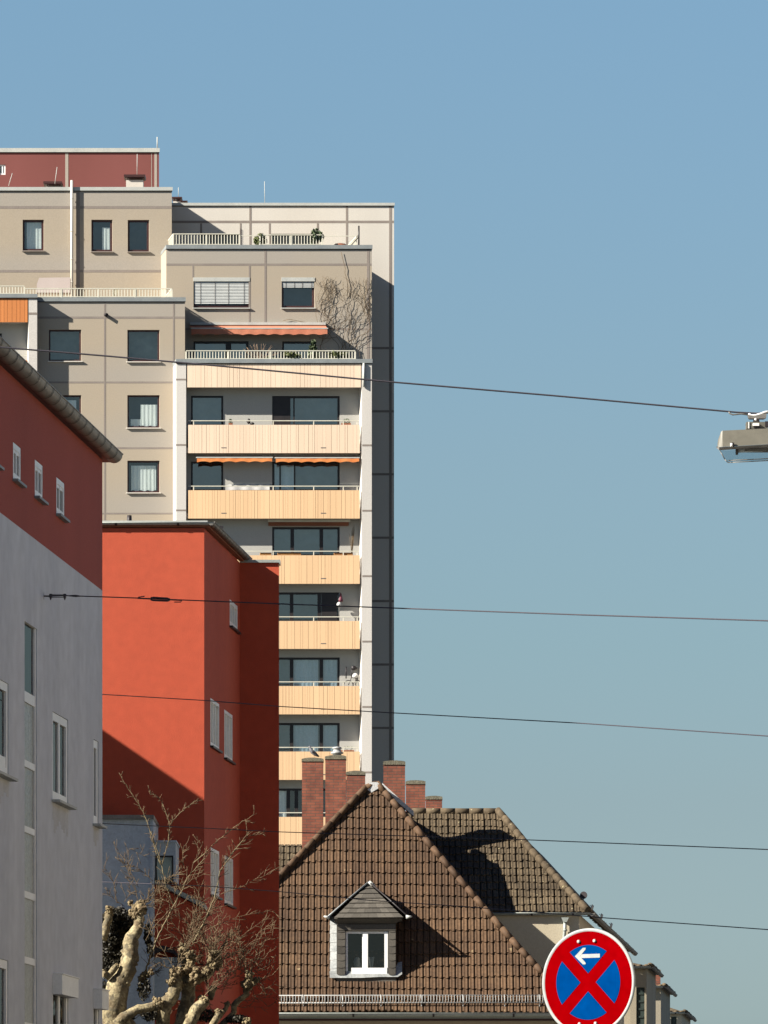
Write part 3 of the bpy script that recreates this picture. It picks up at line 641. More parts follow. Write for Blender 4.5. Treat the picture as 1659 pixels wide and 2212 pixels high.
def small(u, v, P, Y, d, fn, name, label, cat, mats):
    c = P(X(u,Y), Z(v,Y), d); mb = MB(); fn(mb, c); return tag(mb.build(name, mats), label, cat)
small(736, 1331, PF, YF, .35, lambda m_, c: (m_.tube([(c[0],c[1],c[2]),(c[0],c[1],c[2]+1.02)], .018, 6, 1), m_.lathe([(.001,1.05),(.03,1.0),(.07,.8),(.10,.66),(.001,.66)], (c[0]+.07,c[1],c[2]), 10, 2), m_.blob((c[0],c[1]-.02,c[2]+.53), .105, 1, 12, 8, 0, 0)),
      'balcony_lantern', 'white globe with a plum cloth cap on a thin pole on the peach balcony', 'lantern', [M['cloth'], M['steel'], M['purple']])
def bike(m_, c):
    for dx in (-.18,.22):
        m_.tube([(c[0]+dx+.20*math.cos(w*.524),c[1],c[2]+.22+.20*math.sin(w*.524)) for w in range(13)], .02, 5)
    m_.tube([(c[0]-.18,c[1],c[2]+.22),(c[0]-.05,c[1],c[2]+.55),(c[0]+.18,c[1],c[2]+.5),(c[0]+.22,c[1],c[2]+.22)], .018, 5)
    m_.tube([(c[0]-.05,c[1],c[2]+.55),(c[0]-.02,c[1],c[2]+.85),(c[0]+.12,c[1],c[2]+.95)], .018, 5); m_.blob((c[0]+.12,c[1],c[2]+.62), (.13,.08,.11), 4, 8, 6, .2, 1); m_.blob((c[0]+.05,c[1],c[2]+.95), (.13,.08,.09), 6, 8, 6, .3)
    m_.tube([(c[0]-.28,c[1],c[2]+.5),(c[0]-.27,c[1],c[2]+1.0)], .025, 5)
small(766, 1489, PF, YF, .45, bike, 'bicycle', 'dark bicycle with a white bag standing upright on the peach balcony by the grey pillar', 'bicycle', [M['dark'], M['cloth']])
def pots(u0, u1, v, P, Y, d, label, n, m='leaf_dk', seed=1):
    rnd = random.Random(seed); mb = MB()
    c0 = P(X(u0,Y), Z(v,Y), d); c1 = P(X(u1,Y), Z(v,Y), d)
    mb.box(c0[0], c1[0], c0[1]-.08, c0[1]+.08, c0[2], c0[2]+.13, 1)
    leaves(mb, ((c0[0]+c1[0])/2, c0[1], c0[2]+.2), ((c1[0]-c0[0])/2, .1, .13), n, .04, rnd)
    return tag(mb.build('flower_box', [M[m], M['terracotta']]), label, 'flower box')
pots(497, 506, 918, PF, YF, .4, 'small dark potted plant on the rail of the second cream balcony, left of the window', 60)
pots(741, 762, 918, PF, YF, .4, 'small flower box with dark plants at the right end of the second cream balcony', 70, seed=4)
pots(738, 768, 1626, PF, YF, .3, 'pinkish flower box on the lowest fully visible peach balcony behind the chimney cowl', 20, seed=5)
small(540, 913, PF, YF, .3, lambda m_, c: (m_.blob((c[0],c[1],c[2]+.1), (.08,.06,.12), 3, 8, 6, .2), m_.blob((c[0]+.15,c[1],c[2]), (.1,.05,.06), 4, 8, 6, .2)), 'garden_figure', 'tiny dark ornament on the rail of the second cream balcony', 'ornament', [M['dark']])
def twigpot(m_, c):
    rnd = random.Random(2)
    for i in range(9):
        x = rnd.uniform(-.12,.12); m_.tube([(c[0],c[1],c[2]),(c[0]+x*.5,c[1],c[2]+.5),(c[0]+x,c[1]+.02,c[2]+rnd.uniform(.9,1.35))], [.014,.01,.006], 4)
small(764, 1198, PF, YF, .4, twigpot, 'bare_shrub', 'thin leafless plant climbing beside the pillar on the balcony with flower boxes', 'plant', [M['twig']])
mb = MB(); rnd = random.Random(8)
for (u, w, h_) in ((445,60,.22),(500,40,.2)): pass
a = fix((488,1047,582,1059))
n = 22; pts = []
for i in range(n+1):
    x = a[0]+(a[1]-a[0])*i/n; pts += [PR(x, a[2], -.1), PR(x, a[3]-.03+.04*abs(math.sin(i*.8)), -.1+.02*math.sin(i))]
mb.add(pts, [(2*i,2*i+2,2*i+3,2*i+1) for i in range(n)], 0, 1, True); tag(mb.build('hung_cloth', M['cloth']), 'white scalloped cloth hung low on the balcony wall beneath the orange awning', 'cloth')

# ================================================================== LEFT HOUSE (grey render, red top floor)
CL = 1743.4*97; PL = sideP(CL)
def YL(u): return CL/(1965-u)
YL1 = 97.0
left = thing('corner_apartment_house', 'shaded house with light grey walls and dark red top floor at the left edge', 'building', (PL(90,0,0)[0], 90, 0))
def shole(u0, u1, vt, vb, C=CL):                                # vt, vb measured at the near (left) edge
    y0, y1 = C/(1965-u0), C/(1965-u1); return (y0, y1, Z(vb,y0), Z(vt,y0))
hL_red = [shole(28.8,45.6,954,1034), shole(75.8,92.9,991.5,1071), shole(122.4,139.9,1029.5,1109), shole(-20,-3.5,915,996)]
hL = [shole(53.6,80.4,1341,2470), shole(-30,19,1449,1658), shole(114,147.8,1536,1727), shole(202.4,213.3,1596,1779),
      shole(-30,18.5,2062,2300), shole(114,148,2125,2330), shole(202,214,2145,2330)]
zb = Z(1276, YL1); zt = Z(998, YL1)+.08
mb = MB(); wall(mb, PL, 60, YL1, zb, zt, hL_red, .065, 1); wall(mb, PL, 60, YL1, 0, zb, hL, .075, 0)
e0, e1 = PL(YL1,0,0), (PL(YL1,0,0)[0]-11, YL1, 0)
for (z0, z1, m_) in ((0,zb,0),(zb,zt,1)):
    mb.poly([(e0[0],YL1,z0),(e1[0],YL1,z0),(e1[0],YL1,z1),(e0[0],YL1,z1)], m_)
    x6 = PL(60,0,0)[0]; mb.poly([(x6,60,z0),(x6-11,60,z0),(x6-11,60,z1),(x6,60,z1)], m_); mb.poly([(x6-11,60,z0),(e1[0],YL1,z0),(e1[0],YL1,z1),(x6-11,60,z1)], m_)
mb.build('wall', [M['white_wall'], M['red_dk']], left)
for h in hL_red: window(left, PL, h, .065, 'frame_wh', GLASS_SH, bw=.10, bars_w=.07, mull=(.5,), trans=(.80,), sill=1, sill_out=.09, sillm='zinc', sill_ex=.06)
sm_ = mat('wall_stain', (.66,.66,.65), (.84,.86,.89), 2.2, (1,1,.25), fine=.10)
for i, dz in ((1,.42),(2,.55),(3,.35)):
    h = hL[i]; a = h[0]+.02; mb = MB()
    while a < h[1]-.02:
        w_ = random.uniform(.10,.28); b_ = min(a+w_, h[1]-.01); mb.fbox(PL, a, b_+.001, h[2]-.05-dz*random.uniform(.45,1), h[2]-.048, -.002, .01); a = b_
    mb.build('drip_stain', sm_, left)
# stair window: frame bars with glass-block panels
h = hL[0]; fr = MB(); y0, y1 = h[0], h[1]
fr.fbox(PL, y0+.005, y1-.005, Z(1378,y0)+.35, h[3]-.005, .02, .075)
fr.fbox(PL, y1-.10, y1-.005, h[2], Z(1378,y0)+.35, .02, .075); fr.fbox(PL, y0+.005, y0+.04, h[2], Z(1378,y0)+.35, .02, .075)
bars = [(1490,1513),(1638.8,1653.6),(1781.6,1795.5),(1922.5,1937.6),(2064.7,2079.7),(2206.8,2221.8),(2349,2364)]
for (a, b) in bars: fr.fbox(PL, y0+.04, y1-.10, Z(b,y0), Z(a,y0), .022, .073)
sw = fr.build('stair_window', M['frame_wh'], left)
gb = MB()
for i, (a, b) in enumerate(bars[:-1]):
    gb.fbox(PL, y0+.04, y1-.10, Z(bars[i+1][0],y0), Z(b,y0), .045, .06, 0, random.uniform(.85,1.1))
gb.build('ribbed_glass', mat('ribbed_glass', (.28,.29,.26), (.45,.46,.43), 9, (1,1,.35), rough=.3, fine=.45, fscale=22, bump=1.0, bscale=14, tone=True), sw)
gb = MB(); gb.poly([PL(y0+.04,Z(1490,y0),.05),PL(y1-.1,Z(1490,y0),.05),PL(y1-.1,Z(1378,y0)+.35,.05),PL(y0+.04,Z(1378,y0)+.35,.05)]); gb.build('pane', GLASS_SH, sw)
gb = MB(); gb.fbox(PL, y0, y1, h[2], h[3], .082, .09); gb.build('interior', M['room'], sw)
for i in (1,2,3,4,5,6):
    window(left, PL, hL[i], .075, 'frame_wh', GLASS_SH, bw=.14, bars_w=.16, mull=(.5,) if i not in (3,6) else (), trans=(.16,) if i in (1,) else (), sill=1 if i in (1,2,3) else None, sill_out=.14, sillm='zinc_lt', sill_ex=.10, room='room', curtain=[(.55,.95,0,1)] if i == 2 else 0)
for (u0, u1, v0, v1) in ((114.4,150,2105,2150),(201.8,216,2138,2190)):
    a0, a1 = YL(u0), YL(u1); mb = MB(); z1 = Z(v0,a0); z0 = z1-.33
    mb.fbox(PL, a0, a1, z0, z1, -.16, .05); mb.fbox(PL, a0-.01, a1+.01, z1+.001, z1+.02, -.18, .05); mb.build('roller_shutter_box', M['frame_wh'], left)
# roof, soffit, gutter
mb = MB(); zg = Z(998,YL1)+.06
PO = lambda a, z, d: PL(a, z, d)
mb.fbox(PO, 60, YL1+.35, zg-.02, zg+.08, -.10, 0.5, 0); mb.hexa([PO(60,zg+.09,-.10),PO(YL1+.35,zg+.09,-.10),PO(YL1+.35,zg+.15,-.10),PO(60,zg+.15,-.10),PO(60,zg+.5,7),PO(YL1+.35,zg+.5,7),PO(YL1+.35,zg+.56,7),PO(60,zg+.56,7)], 1)
mb.build('roof', [M['frame_bk'], M['gutter']], left)
def half_gutter(PP, a0, a1, z, r, seg, parent, m='gutter', out=.42):
    mb = MB(); n = 9
    def ring(a, rr): return [PP(a, z-rr*math.sin(math.pi*j/(n-1)), -out-r+rr*math.cos(math.pi*j/(n-1))*-1) for j in range(n)]
    A, B = ring(a0, r), ring(a1, r); mb.add(A+B, [(j,j+1,n+j+1,n+j) for j in range(n-1)], 0, 1, True)
    A, B = ring(a0, r-.008), ring(a1, r-.008); mb.add(A+B, [(j,j+1,n+j+1,n+j) for j in range(n-1)], 0, 1, True)
    mb.poly(ring(a1-.002, r-.001)); mb.poly(ring(a0+.002, r-.001))
    k = int((a1-a0)/seg)
    for i in range(1, k+1):
        a = a0+seg*i-.05; A, B = ring(a, r+.012), ring(a+.05, r+.012); mb.add(A+B, [(j,j+1,n+j+1,n+j) for j in range(n-1)], 1, 1, True)
    mb.tube([PP(a0,z+.004,-out-2*r), PP(a1,z+.004,-out-2*r)], .014, 6, 0)
    return mb.build('gutter', [M[m], M['dark']], parent)
half_gutter(PL, 60, YL1+.36, zg+.12, .155, .72, left, 'gutter', .0)

# ================================================================== RED HOUSE
Y2 = 110.0; C2 = (1965-441.6)*Y2; P2 = sideP(C2); Y3 = C2/(1965-518.5)
redh = thing('red_apartment_house', 'bright orange-red rendered house with a sunlit end wall in front of the tower', 'building', (X(330,Y2), Y2, 0))
zt2 = Z(1141, Y2)
mb = MB(); fp = frontP(Y2)
mb.poly([(X(120,Y2),Y2,0),(X(441.6,Y2),Y2,0),(X(441.6,Y2),Y2,zt2),(X(120,Y2),Y2,zt2)])
h2 = [shole(496.7,513.6,1294,1351,C2), shole(455,474,1507,1610,C2), shole(484.9,502.7,1532,1636,C2), shole(455.6,474,1830,1932,C2), shole(485.5,504,1847,1951,C2)]
wall(mb, P2, Y2, Y3, 0, zt2, h2, .06)
x0 = X(518.5,Y3); x1 = X(603.2,Y3); z3 = Z(1214,Y3)
mb.poly([(x0,Y3,0),(x1,Y3,0),(x1,Y3,z3),(x0,Y3,z3)])
mb.poly([(x1,Y3,0),(x1,Y3,z3),(x1-.3,Y3+9,z3),(x1-.3,Y3+9,0)]); mb.poly([(x0,Y3,z3),(x1,Y3,z3),(x1-.3,Y3+9,z3),(x0,Y3+9,z3)])
mb.poly([(X(120,Y2),Y2,0),(X(120,Y2),Y2,zt2),(X(120,Y2),Y3+9,zt2),(X(120,Y2),Y3+9,0)]); mb.poly([(x0,Y3,z3),(x0,Y3+9,z3),(x0,Y3+9,zt2),(x0,Y3,zt2)])
mb.poly([(X(120,Y2),Y3+9,0),(x1-.3,Y3+9,0),(x1-.3,Y3+9,z3),(X(120,Y2),Y3+9,zt2)])
mb.build('wall', M['red'], redh)
for i, h in enumerate(h2): window(redh, P2, h, .06, 'frame_wh', GLASS, bw=.07 if i else .09, mull=(.35,.65), bars_w=.07, sill=1, sill_out=.07, sillm='frame_bk', sill_ex=.05, curtain=[(0,1,0,1)] if i else 0, room='room_lt')
# roof: eaves box, flashing, gutters on both sides of the corner
mb = MB(); ze = Z(1139,Y2)
mb.box(X(120,Y2), X(441.6,Y2), Y2-.012, Y2+6, ze, ze+.07, 0)
mb.hexa([P2(Y2-.012,ze,-.10),P2(Y2-.012,ze,0),P2(Y2-.012,ze+.07,0),P2(Y2-.012,ze+.07,-.10),P2(Y3+.25,ze,-.10),P2(Y3+.25,ze,0),P2(Y3+.25,ze+.07,0),P2(Y3+.25,ze+.07,-.10)], 0)
mb.hexa([(X(120,Y2),Y2,ze+.071),(P2(Y2,0,-.1)[0],Y2,ze+.071),(P2(Y3+.25,0,-.1)[0],Y3+.25,ze+.071),(X(120,Y2),Y3+.25,ze+.101),
         (X(120,Y2),Y2+.02,ze+.13),(P2(Y2+.02,0,-.05)[0],Y2+.02,ze+.13),(P2(Y3,0,-.05)[0],Y3,ze+.13),(X(120,Y2),Y3,ze+.16)], 1)
mb.box(X(120,Y2), X(449,Y2), Y2-.06, Y2+.1, Z(1129,Y2), Z(1125.3,Y2), 2)
mb.build('roof', [M['awn_br'], M['gutter'], M['zinc_lt']], redh)
def front_gutter(u0, u1, v, Y, r, parent, m, seg=1.4, out=0.0):
    x0_, x1_ = X(u0,Y), X(u1,Y); PP = lambda a, z, d: (a, Y+d, z)
    return half_gutter(PP, x0_, x1_, Z(v,Y), r, seg, parent, m, out)
front_gutter(120, 461, 1130.5, Y2-.01, .042, redh, 'gutter_lt', 1.25)
half_gutter(P2, Y2-.10, Y3+.30, ze+.09, .065, .45, redh, 'gutter', .09)
mb = MB(); mb.box(X(518.5,Y3), X(605.7,Y3), Y3-.05, Y3+.3, Z(1215.7,Y3), Z(1209.6,Y3)); mb.box(X(603.4,Y3), X(605.9,Y3), Y3-.06, Y3+.4, Z(1218,Y3), Z(1209.4,Y3)); mb.build('coping', M['gutter_lt'], redh)
mb = MB(); mb.lathe([(.05,0),(.045,.11),(.001,.11)], P3(280,1125,Y2+.6), 10); mb.box(*[X(u,Y2+4) for u in (475,482)], Y2+4, Y2+4.2, Z(1145,Y2+4), Z(1136,Y2+4)); mb.build('roof_vent', M['dark'], redh)
# annex at the foot of the red wall
YN = 107.5
ann = thing('annex_building', 'low blue-grey annex with a small oriel in front of the shaded red wall', 'building', (X(270,YN), YN, 0))
mb = MB(); mb.box(X(150,YN), X(330,YN), YN, Y2-.01, 0, Z(1770,YN)); mb.box(X(325,YN),X(331,YN),YN-.02,Y2-.02,0,Z(1769,YN)); mb.build('wall', M['blue_wall'], ann)
mb = MB(); mb.box(X(150,YN), X(333,YN), YN-.1, Y2-.02, Z(1769.5,YN), Z(1761,YN)); mb.build('roof', M['gutter'], ann)
mb = MB(); YO = 108.2; Po = frontP(YO); ho = px(YO, 335.5, 1848, 375, 1905)
wall(mb, Po, X(332.5,YO), X(380,YO), Z(1905,YO), Z(1820,YO), [ho], .06)
mb.fbox(Po, X(332.5,YO), X(380,YO), Z(1905,YO), Z(1820,YO), .40, .42); mb.fbox(Po, X(379,YO), X(380,YO), Z(1905,YO), Z(1820,YO), 0.01, 1.7)
mb.fbox(Po, X(331,YO), X(382,YO), Z(1820,YO), Z(1815.5,YO), -.06, 1.7); mb.build('oriel', M['blue_wall'], ann)
window(ann, Po, ho, .06, 'frame_bk', GLASS, bw=.035, room='room_lt')
mb = MB(); p0, p1 = P3(331,1905,YO), P3(443,1962,YO)
mb.prism([p0, p1, (p1[0],p1[1],p1[2]+.10), (p0[0],p0[1],p0[2]+.10)], (0,1.5,0)); mb.build('sloping_coping', M['gutter_lt'], ann)
mb = MB(); q0, q1 = P3(331,1908,YO+.12), P3(443,1965,YO+.12); mb.poly([q0, q1, (q1[0],q1[1],0), (q0[0],q0[1],0)]); mb.poly([q1,(q1[0],Y2,q1[2]),(q1[0],Y2,0),(q1[0],q1[1],0)]); mb.build('lower_wall', M['red'], ann)
mb = MB(); mb.box(X(331,YO+.05), X(392,YO+.05), YO+.02, YO+.1, Z(2160,YO), Z(2068,YO)); mb.build('door', M['blue_wall'], ann)
mb = MB(); pts = [P3(u,v,YO-.12) for u, v in ((322,2066),(330,2050),(352,2042),(376,2050),(398,2072),(398,2082),(376,2060),(352,2053),(332,2060),(324,2074))]; mb.prism(pts, (0,.3,0)); mb.build('door_hood', M['dark'], ann)
# unseen block added at left to throw the slanting shadow on the red wall
rear = thing('shadow_casting_block', 'unseen plain block at left, added for the slanting shadow it casts', 'building', (-17.4, 107, 0))
mb = MB(); zr = 14.9; xr = -11.3
mb.hexa([(-26,104.2,0),(xr+KST*-3,104.2,0),(xr+KST*-3,104.2,zr),(-26,104.2,zr),(-26,109.9,0),(xr+KST*3,109.9,0),(xr+KST*3,109.9,zr),(-26,109.9,zr)]); mb.build('wall', M['cream_wall'], rear)
mb = MB(); mb.box(-26.2, xr-.25, 104.1, 109.95, zr+.002, zr+.1); mb.build('roof', M['gutter'], rear)
# sunlit row across the street (outside the picture), it lights the shaded fronts
for i in range(7):
    y0 = 12+i*22.0; y1 = y0+21.6; hh = (13,15,12.5,14,13.5,12,14)[i]
    th = thing('row_house', 'plain rendered house standing across the street, outside the picture', 'building', (8+KST*y0+3, y0, 0), 'houses across the street')
    PRr = lambda a, z, d: (8.2+KST*a+d, a, z); mb = MB(); holes = [(y0+1.6+k*3.4, y0+2.9+k*3.4, 1.2+3*j, 2.7+3*j) for k in range(6) for j in range(4) if 2.7+3*j < hh-.4]
    wall(mb, PRr, y0, y1, 0, hh, holes, .12, 0)
    mb.fbox(PRr, y0, y1, 0, hh, 8.9, 9.0); mb.fbox(PRr, y0, y0+.05, 0, hh, .01, 8.9); mb.fbox(PRr, y1-.05, y1, 0, hh, .01, 8.9)
    mb.build('wall', M['beige_wall' if i % 2 else 'conc_grey'], th)
    mb = MB(); mb.hexa([PRr(y0,hh,-.4),PRr(y1,hh,-.4),PRr(y1,hh+.1,-.4),PRr(y0,hh+.1,-.4),PRr(y0,hh+3.5,4.5),PRr(y1,hh+3.5,4.5),PRr(y1,hh+3.6,4.5),PRr(y0,hh+3.6,4.5)])
    mb.hexa([PRr(y0,hh+3.5,4.51),PRr(y1,hh+3.5,4.51),PRr(y1,hh+3.6,4.51),PRr(y0,hh+3.6,4.51),PRr(y0,hh,9.4),PRr(y1,hh,9.4),PRr(y1,hh+.1,9.4),PRr(y0,hh+.1,9.4)]); mb.build('roof', M['tile'], th)
    mb = MB()
    for h in holes: mb.fbox(PRr, h[0], h[1], h[2], h[3], .10, .13)
    mb.build('windows', M['frame_bk'], th)

# ================================================================== TILED HOUSES
def ray_plane(u, v, p0, n):
    d = Vector(((u-VPU)/F, 1, (HOR-v)/F)); o_ = Vector((0,0,EYE)); t = (Vector(p0)-o_).dot(n)/d.dot(n); return o_+d*t
def tiled(mb, O, Sd, xr, hi, lo, w, e, m=0, seed=1, amp=1.0, jit=.004):
    O = Vector(O); Sd = Vector(Sd).normalized(); Xd = Vector((1,0,0)); Nn = Xd.cross(Sd).normalized()
    if Nn.z < 0: Nn = -Nn
    rnd = random.Random(seed)
    prof = [(0,-.042),(.07,-.040),(.10,.002),(.26,.011),(.44,.004),(.60,.003),(.78,.012),(.90,.006),(.93,-.040)]
    nc = int((xr[1]-xr[0])/w)+1; top = max(hi(xr[0]+(xr[1]-xr[0])*i/200.0) for i in range(201)); nr = int(top/e)+1
    def pt(x, b, h): return O+Xd*x+Sd*b+Nn*h
    xs_ = [xr[0]+(xr[1]-xr[0])*i/60 for i in range(61)]
    for xa, xb in zip(xs_, xs_[1:]): mb.poly([pt(xa,lo(xa),-.06), pt(xb,lo(xb),-.06), pt(xb,max(lo(xb),hi(xb)),-.06), pt(xa,max(lo(xa),hi(xa)),-.06)], m, .35)
    for r in range(nr):
        for c in range(nc):
            wob = .022*math.sin(.9*c*w+.5*r+seed)+.014*math.sin(2.3*c*w+1.7*r); wob2 = .022*math.sin(.9*c*w+.5*r+.5+seed)+.014*math.sin(2.3*c*w+1.7*r+1.7)
            b0, b1 = r*e+wob, (r+1)*e+wob2; tone = rnd.uniform(.80,1.15)*(1+.10*math.sin(c*w*.8+r*.35)); jl = rnd.uniform(-jit,jit)*3; jh = rnd.uniform(0,.01); xo = xr[0]+c*w+rnd.uniform(-jit,jit)
            if rnd.random() < .04: tone *= .75
            sam = [(xo+t*w, h*amp, .022*math.sin(6.28*t+.6)) for t, h in prof]+[(xo+w, -.042*amp, .012)]
            for i in range(len(sam)-1):
                (xa, ha, wa), (xb, hb, wb) = sam[i], sam[i+1]
                if xa > xr[1]: continue
                A0, A1 = max(b0+jl+wa, lo(xa)), min(b1+.03, hi(xa)); B0, B1 = max(b0+jl+wb, lo(xb)), min(b1+.03, hi(xb))
                if A1 <= A0 and B1 <= B0: continue
                A1 = max(A1, A0); B1 = max(B1, B0); L0 = .036+jh*.6
                fa = lambda b: L0*max(0,1-(b-b0)/e)
                q = [pt(xa,A0,ha+fa(A0)), pt(xb,B0,hb+fa(B0)), pt(xb,B1,hb+fa(B1)), pt(xa,A1,ha+fa(A1))]
                mb.add(q, [(0,1,2,3)], m, tone)
                mb.add([pt(xa,A0,ha-.02), pt(xb,B0,hb-.02), q[1], q[0]], [(0,1,2,3)], m, tone)
def pw(pts):
    pts = sorted(pts)
    def f(x):
        if x <= pts[0][0] : return pts[0][1] if x > pts[0][0]-1e-6 else pts[0][1]
        if x >= pts[-1][0]: return pts[-1][1]
        for (a, b), (c, d) in zip(pts, pts[1:]):
            if a <= x <= c: return b+(d-b)*(x-a)/max(c-a,1e-9)
    return f
def ridge_tiles(mb, pts3, r=.085, L=.38, m=0, seed=2):
    rnd = random.Random(seed)
    for a, b in zip(pts3, pts3[1:]):
        a, b = Vector(a), Vector(b); n = max(1, round((b-a).length/L))
        for i in range(n):
            p = a.lerp(b, i/n); q = a.lerp(b, (i+1.02)/n); k = rnd.uniform(.98,1.03)
            mb.tube([tuple(p), tuple(q)], [r*1.0*k, r*.97*k], 10, m, rnd.uniform(.85,1.1))
Y1e, Y1a = 143.3, 146.8
O1 = Vector((0, Y1e, Z(2186,Y1e))); A1 = Vector((X(815,Y1a), Y1a, Z(1697,Y1a)))
S1 = Vector((0, Y1a-Y1e, A1.z-O1.z)).normalized(); N1 = Vector((1,0,0)).cross(S1); 
def onroof(u, v, O, Sd, N):
    p = ray_plane(u, v, O, N); return p.x, (p-O).dot(Sd)
hipR = [(815,1697),(880,1772),(1065,1988),(1125,2056),(1174,2108),(1215,2155),(1240,2190)]
hipL = [(330,2192),(450,2056),(605.3,1896),(697,1802),(791,1706),(815,1697)]
house1 = thing('tiled_house', 'house with steep brown tiled hip roof, slate dormer and snow guard', 'house', (X(820,Y1e), Y1e, 0), 'brown tiled houses')
pp = [onroof(u,v,O1,S1,N1) for u, v in hipL+hipR[1:]]
mb = MB(); hi1 = pw(pp); xr1 = (min(p[0] for p in pp), max(p[0] for p in pp))
dxa, dxb = X(716,141.2), X(869,141.2)
tiled(mb, O1, S1, xr1, hi1, lambda x: -.05, 13.93*Y1e/F*1.0, .3585, 0, 3)
roof1 = mb.build('roof', M['tile'], house1)
mb = MB()
def on3(u, v, O, N, lift=.06): return ray_plane(u, v, O, N)+N.normalized()*0+Vector((0,-.04,lift))
ridge_tiles(mb, [on3(u,v,O1,N1) for u, v in reversed(hipR)]); ridge_tiles(mb, [on3(u,v,O1,N1) for u, v in hipL])
mb.build('hip_tiles', M['tile'], roof1)
# side slopes running back from the hips
xe0, xe1 = xr1; za = A1.z; YB1 = 152.0
mb = MB(); ridge_b = (A1.x, YB1, za)
mb.poly([(A1.x,Y1a,za-.05),(A1.x,YB1,za-.05),(xe1-.2,YB1,O1.z),(xe1-.2,Y1e+.1,O1.z-.05)]); mb.poly([(A1.x,Y1a,za-.05),(A1.x,YB1,za-.05),(xe0+.2,YB1,O1.z),(xe0+.2,Y1e+.1,O1.z-.05)])
mb.build('side_roof', M['tile'], house1)
mb = MB(); mb.box(xe0+.3, xe1-.5, Y1e+.45, YB1, 0, O1.z-.2); mb.box(xe0+.1, xe1-.1, Y1e+.05, Y1e+.5, O1.z-.22, O1.z-.12, 1); mb.build('wall', [M['cream_wall'], M['frame_dk']], house1)
front_gutter(420, 1232, 2189.5, Y1e-.02, .085, house1, 'gutter_lt', 2.1)
mb = MB(); mb.box(X(420,Y1e),X(1236,Y1e),Y1e-.02,Y1e+.04,Z(2200,Y1e),Z(2190,Y1e)); mb.build('fascia', M['gutter_lt'], house1)
# snow guard
mb = MB(); x = X(560,Y1e+.3)
def rp(u, v, out=.0): p = ray_plane(u, v, O1, N1); return Vector((p.x, p.y-out, p.z))
a, b = rp(500,2151,.12), rp(1205,2150,.12); c, d = rp(500,2167,.12), rp(1205,2166,.12)
mb.tube([a,b], .016, 6); mb.tube([c,d], .016, 6); n = 112
for i in range(n): t = i/(n-1)+random.uniform(-.001,.001); mb.tube([a.lerp(b,t)+Vector((0,-.02,0)), c.lerp(d,t)+Vector((0,-.02,0))], .008, 4)
for u in (655,740,823,910,1000,1090,1165): mb.tube([rp(u,2149,.14), rp(u+1,2172,.06), rp(u+1,2176,0)], .014, 5)
mb.build('snow_guard', M['steel'], roof1)
# white verge boards and party-wall strips
def verge(pts, Y, th, m, name, parent, dep=.3):
    mb = MB(); up = [P3(u,v,Y) for u, v in pts]; dn = [P3(u,v+th,Y) for u, v in reversed(pts)]; mb.prism(up+dn, (0,dep,0)); return mb.build(name, m, parent)
verge([(645,1847),(698,1792)], 147.4, 13, M['whitewash'], 'verge_flashing', house1)
verge([(826,1691),(860,1722),(894,1752)], 147.25, 11, M['whitewash'], 'verge_flashing', house1, .4)
mb = MB(); mb.prism([P3(u,v,146.65) for u, v in ((790,1703),(800,1690),(815,1689),(824,1697),(816,1704),(803,1712))], (0,.6,0)); mb.build('ridge_cap', M['whitewash'], house1)
verge([(1062,1973),(1128,2047),(1192,2128)], 145.7, 13, M['gutter'], 'side_gutter', house1, .15)
# dormer
dm = 139.9+1.28
def PD(u, v, o=0): return P3(u, v, 143.74+o)
YD = 143.74
mb = MB(); hd = px(YD, 747, 2011.6, 839, 2104.5); Pd = frontP(YD)
wall(mb, Pd, X(727.7,YD), X(855.6,YD), Z(2103.5,YD)-.25, Z(1984,YD), [hd], .10, 0)
for (u) in (727.7, 855.6): mb.poly([Pd(X(u,YD),Z(2103.5,YD)-.25,0),Pd(X(u,YD),Z(1984,YD),0),Pd(X(u,YD),Z(1984,YD),2.2),Pd(X(u,YD),Z(2103.5,YD)-.25,2.2)], 0)
rnd = random.Random(5)
for k in range(7):                                                # scalloped slates beside the window
    v = 1996+k*15.4
    for (a, b) in ((728.5,746),(840,855)):
        z1 = Z(v,YD); z0 = Z(v+16.5,YD); x0_, x1_ = X(a,YD), X(b,YD); n = 6
        pts = [(x0_,YD-.028,z1),(x1_,YD-.028,z1)]+[(x1_+(x0_-x1_)*i/n, YD-.04, z0-.02*math.sin(math.pi*i/n)) for i in range(n+1)]
        mb.prism(pts, (0,.02,0), 0, rnd.uniform(.75,1.25))
mb.box(X(729,YD), X(855,YD), YD-.05, YD-.002, Z(2010,YD), Z(1997,YD), 0, 1.0)
dorm = mb.build('dormer', M['slate'], house1)
w = window(dorm, Pd, hd, .10, 'frame_wh', GLASS_DK, bw=.06, bars_w=.155, mull=(.46,), room='room')
mb = MB(); mb.fbox(Pd, hd[0]+.15, hd[1]-.03, hd[2]-.01, hd[2]+.17, -.0, .035); mb.fbox(Pd, hd[1]-.10, hd[1]-.01, hd[2]+.17, hd[3]-.01, 0, .035); mb.fbox(Pd, hd[0]+(hd[1]-hd[0])*.46-.06, hd[0]+(hd[1]-hd[0])*.46+.07, hd[2]+.171, hd[3]-.02, 0.002, .036)
mb.build('sash', M['frame_wh'], w)
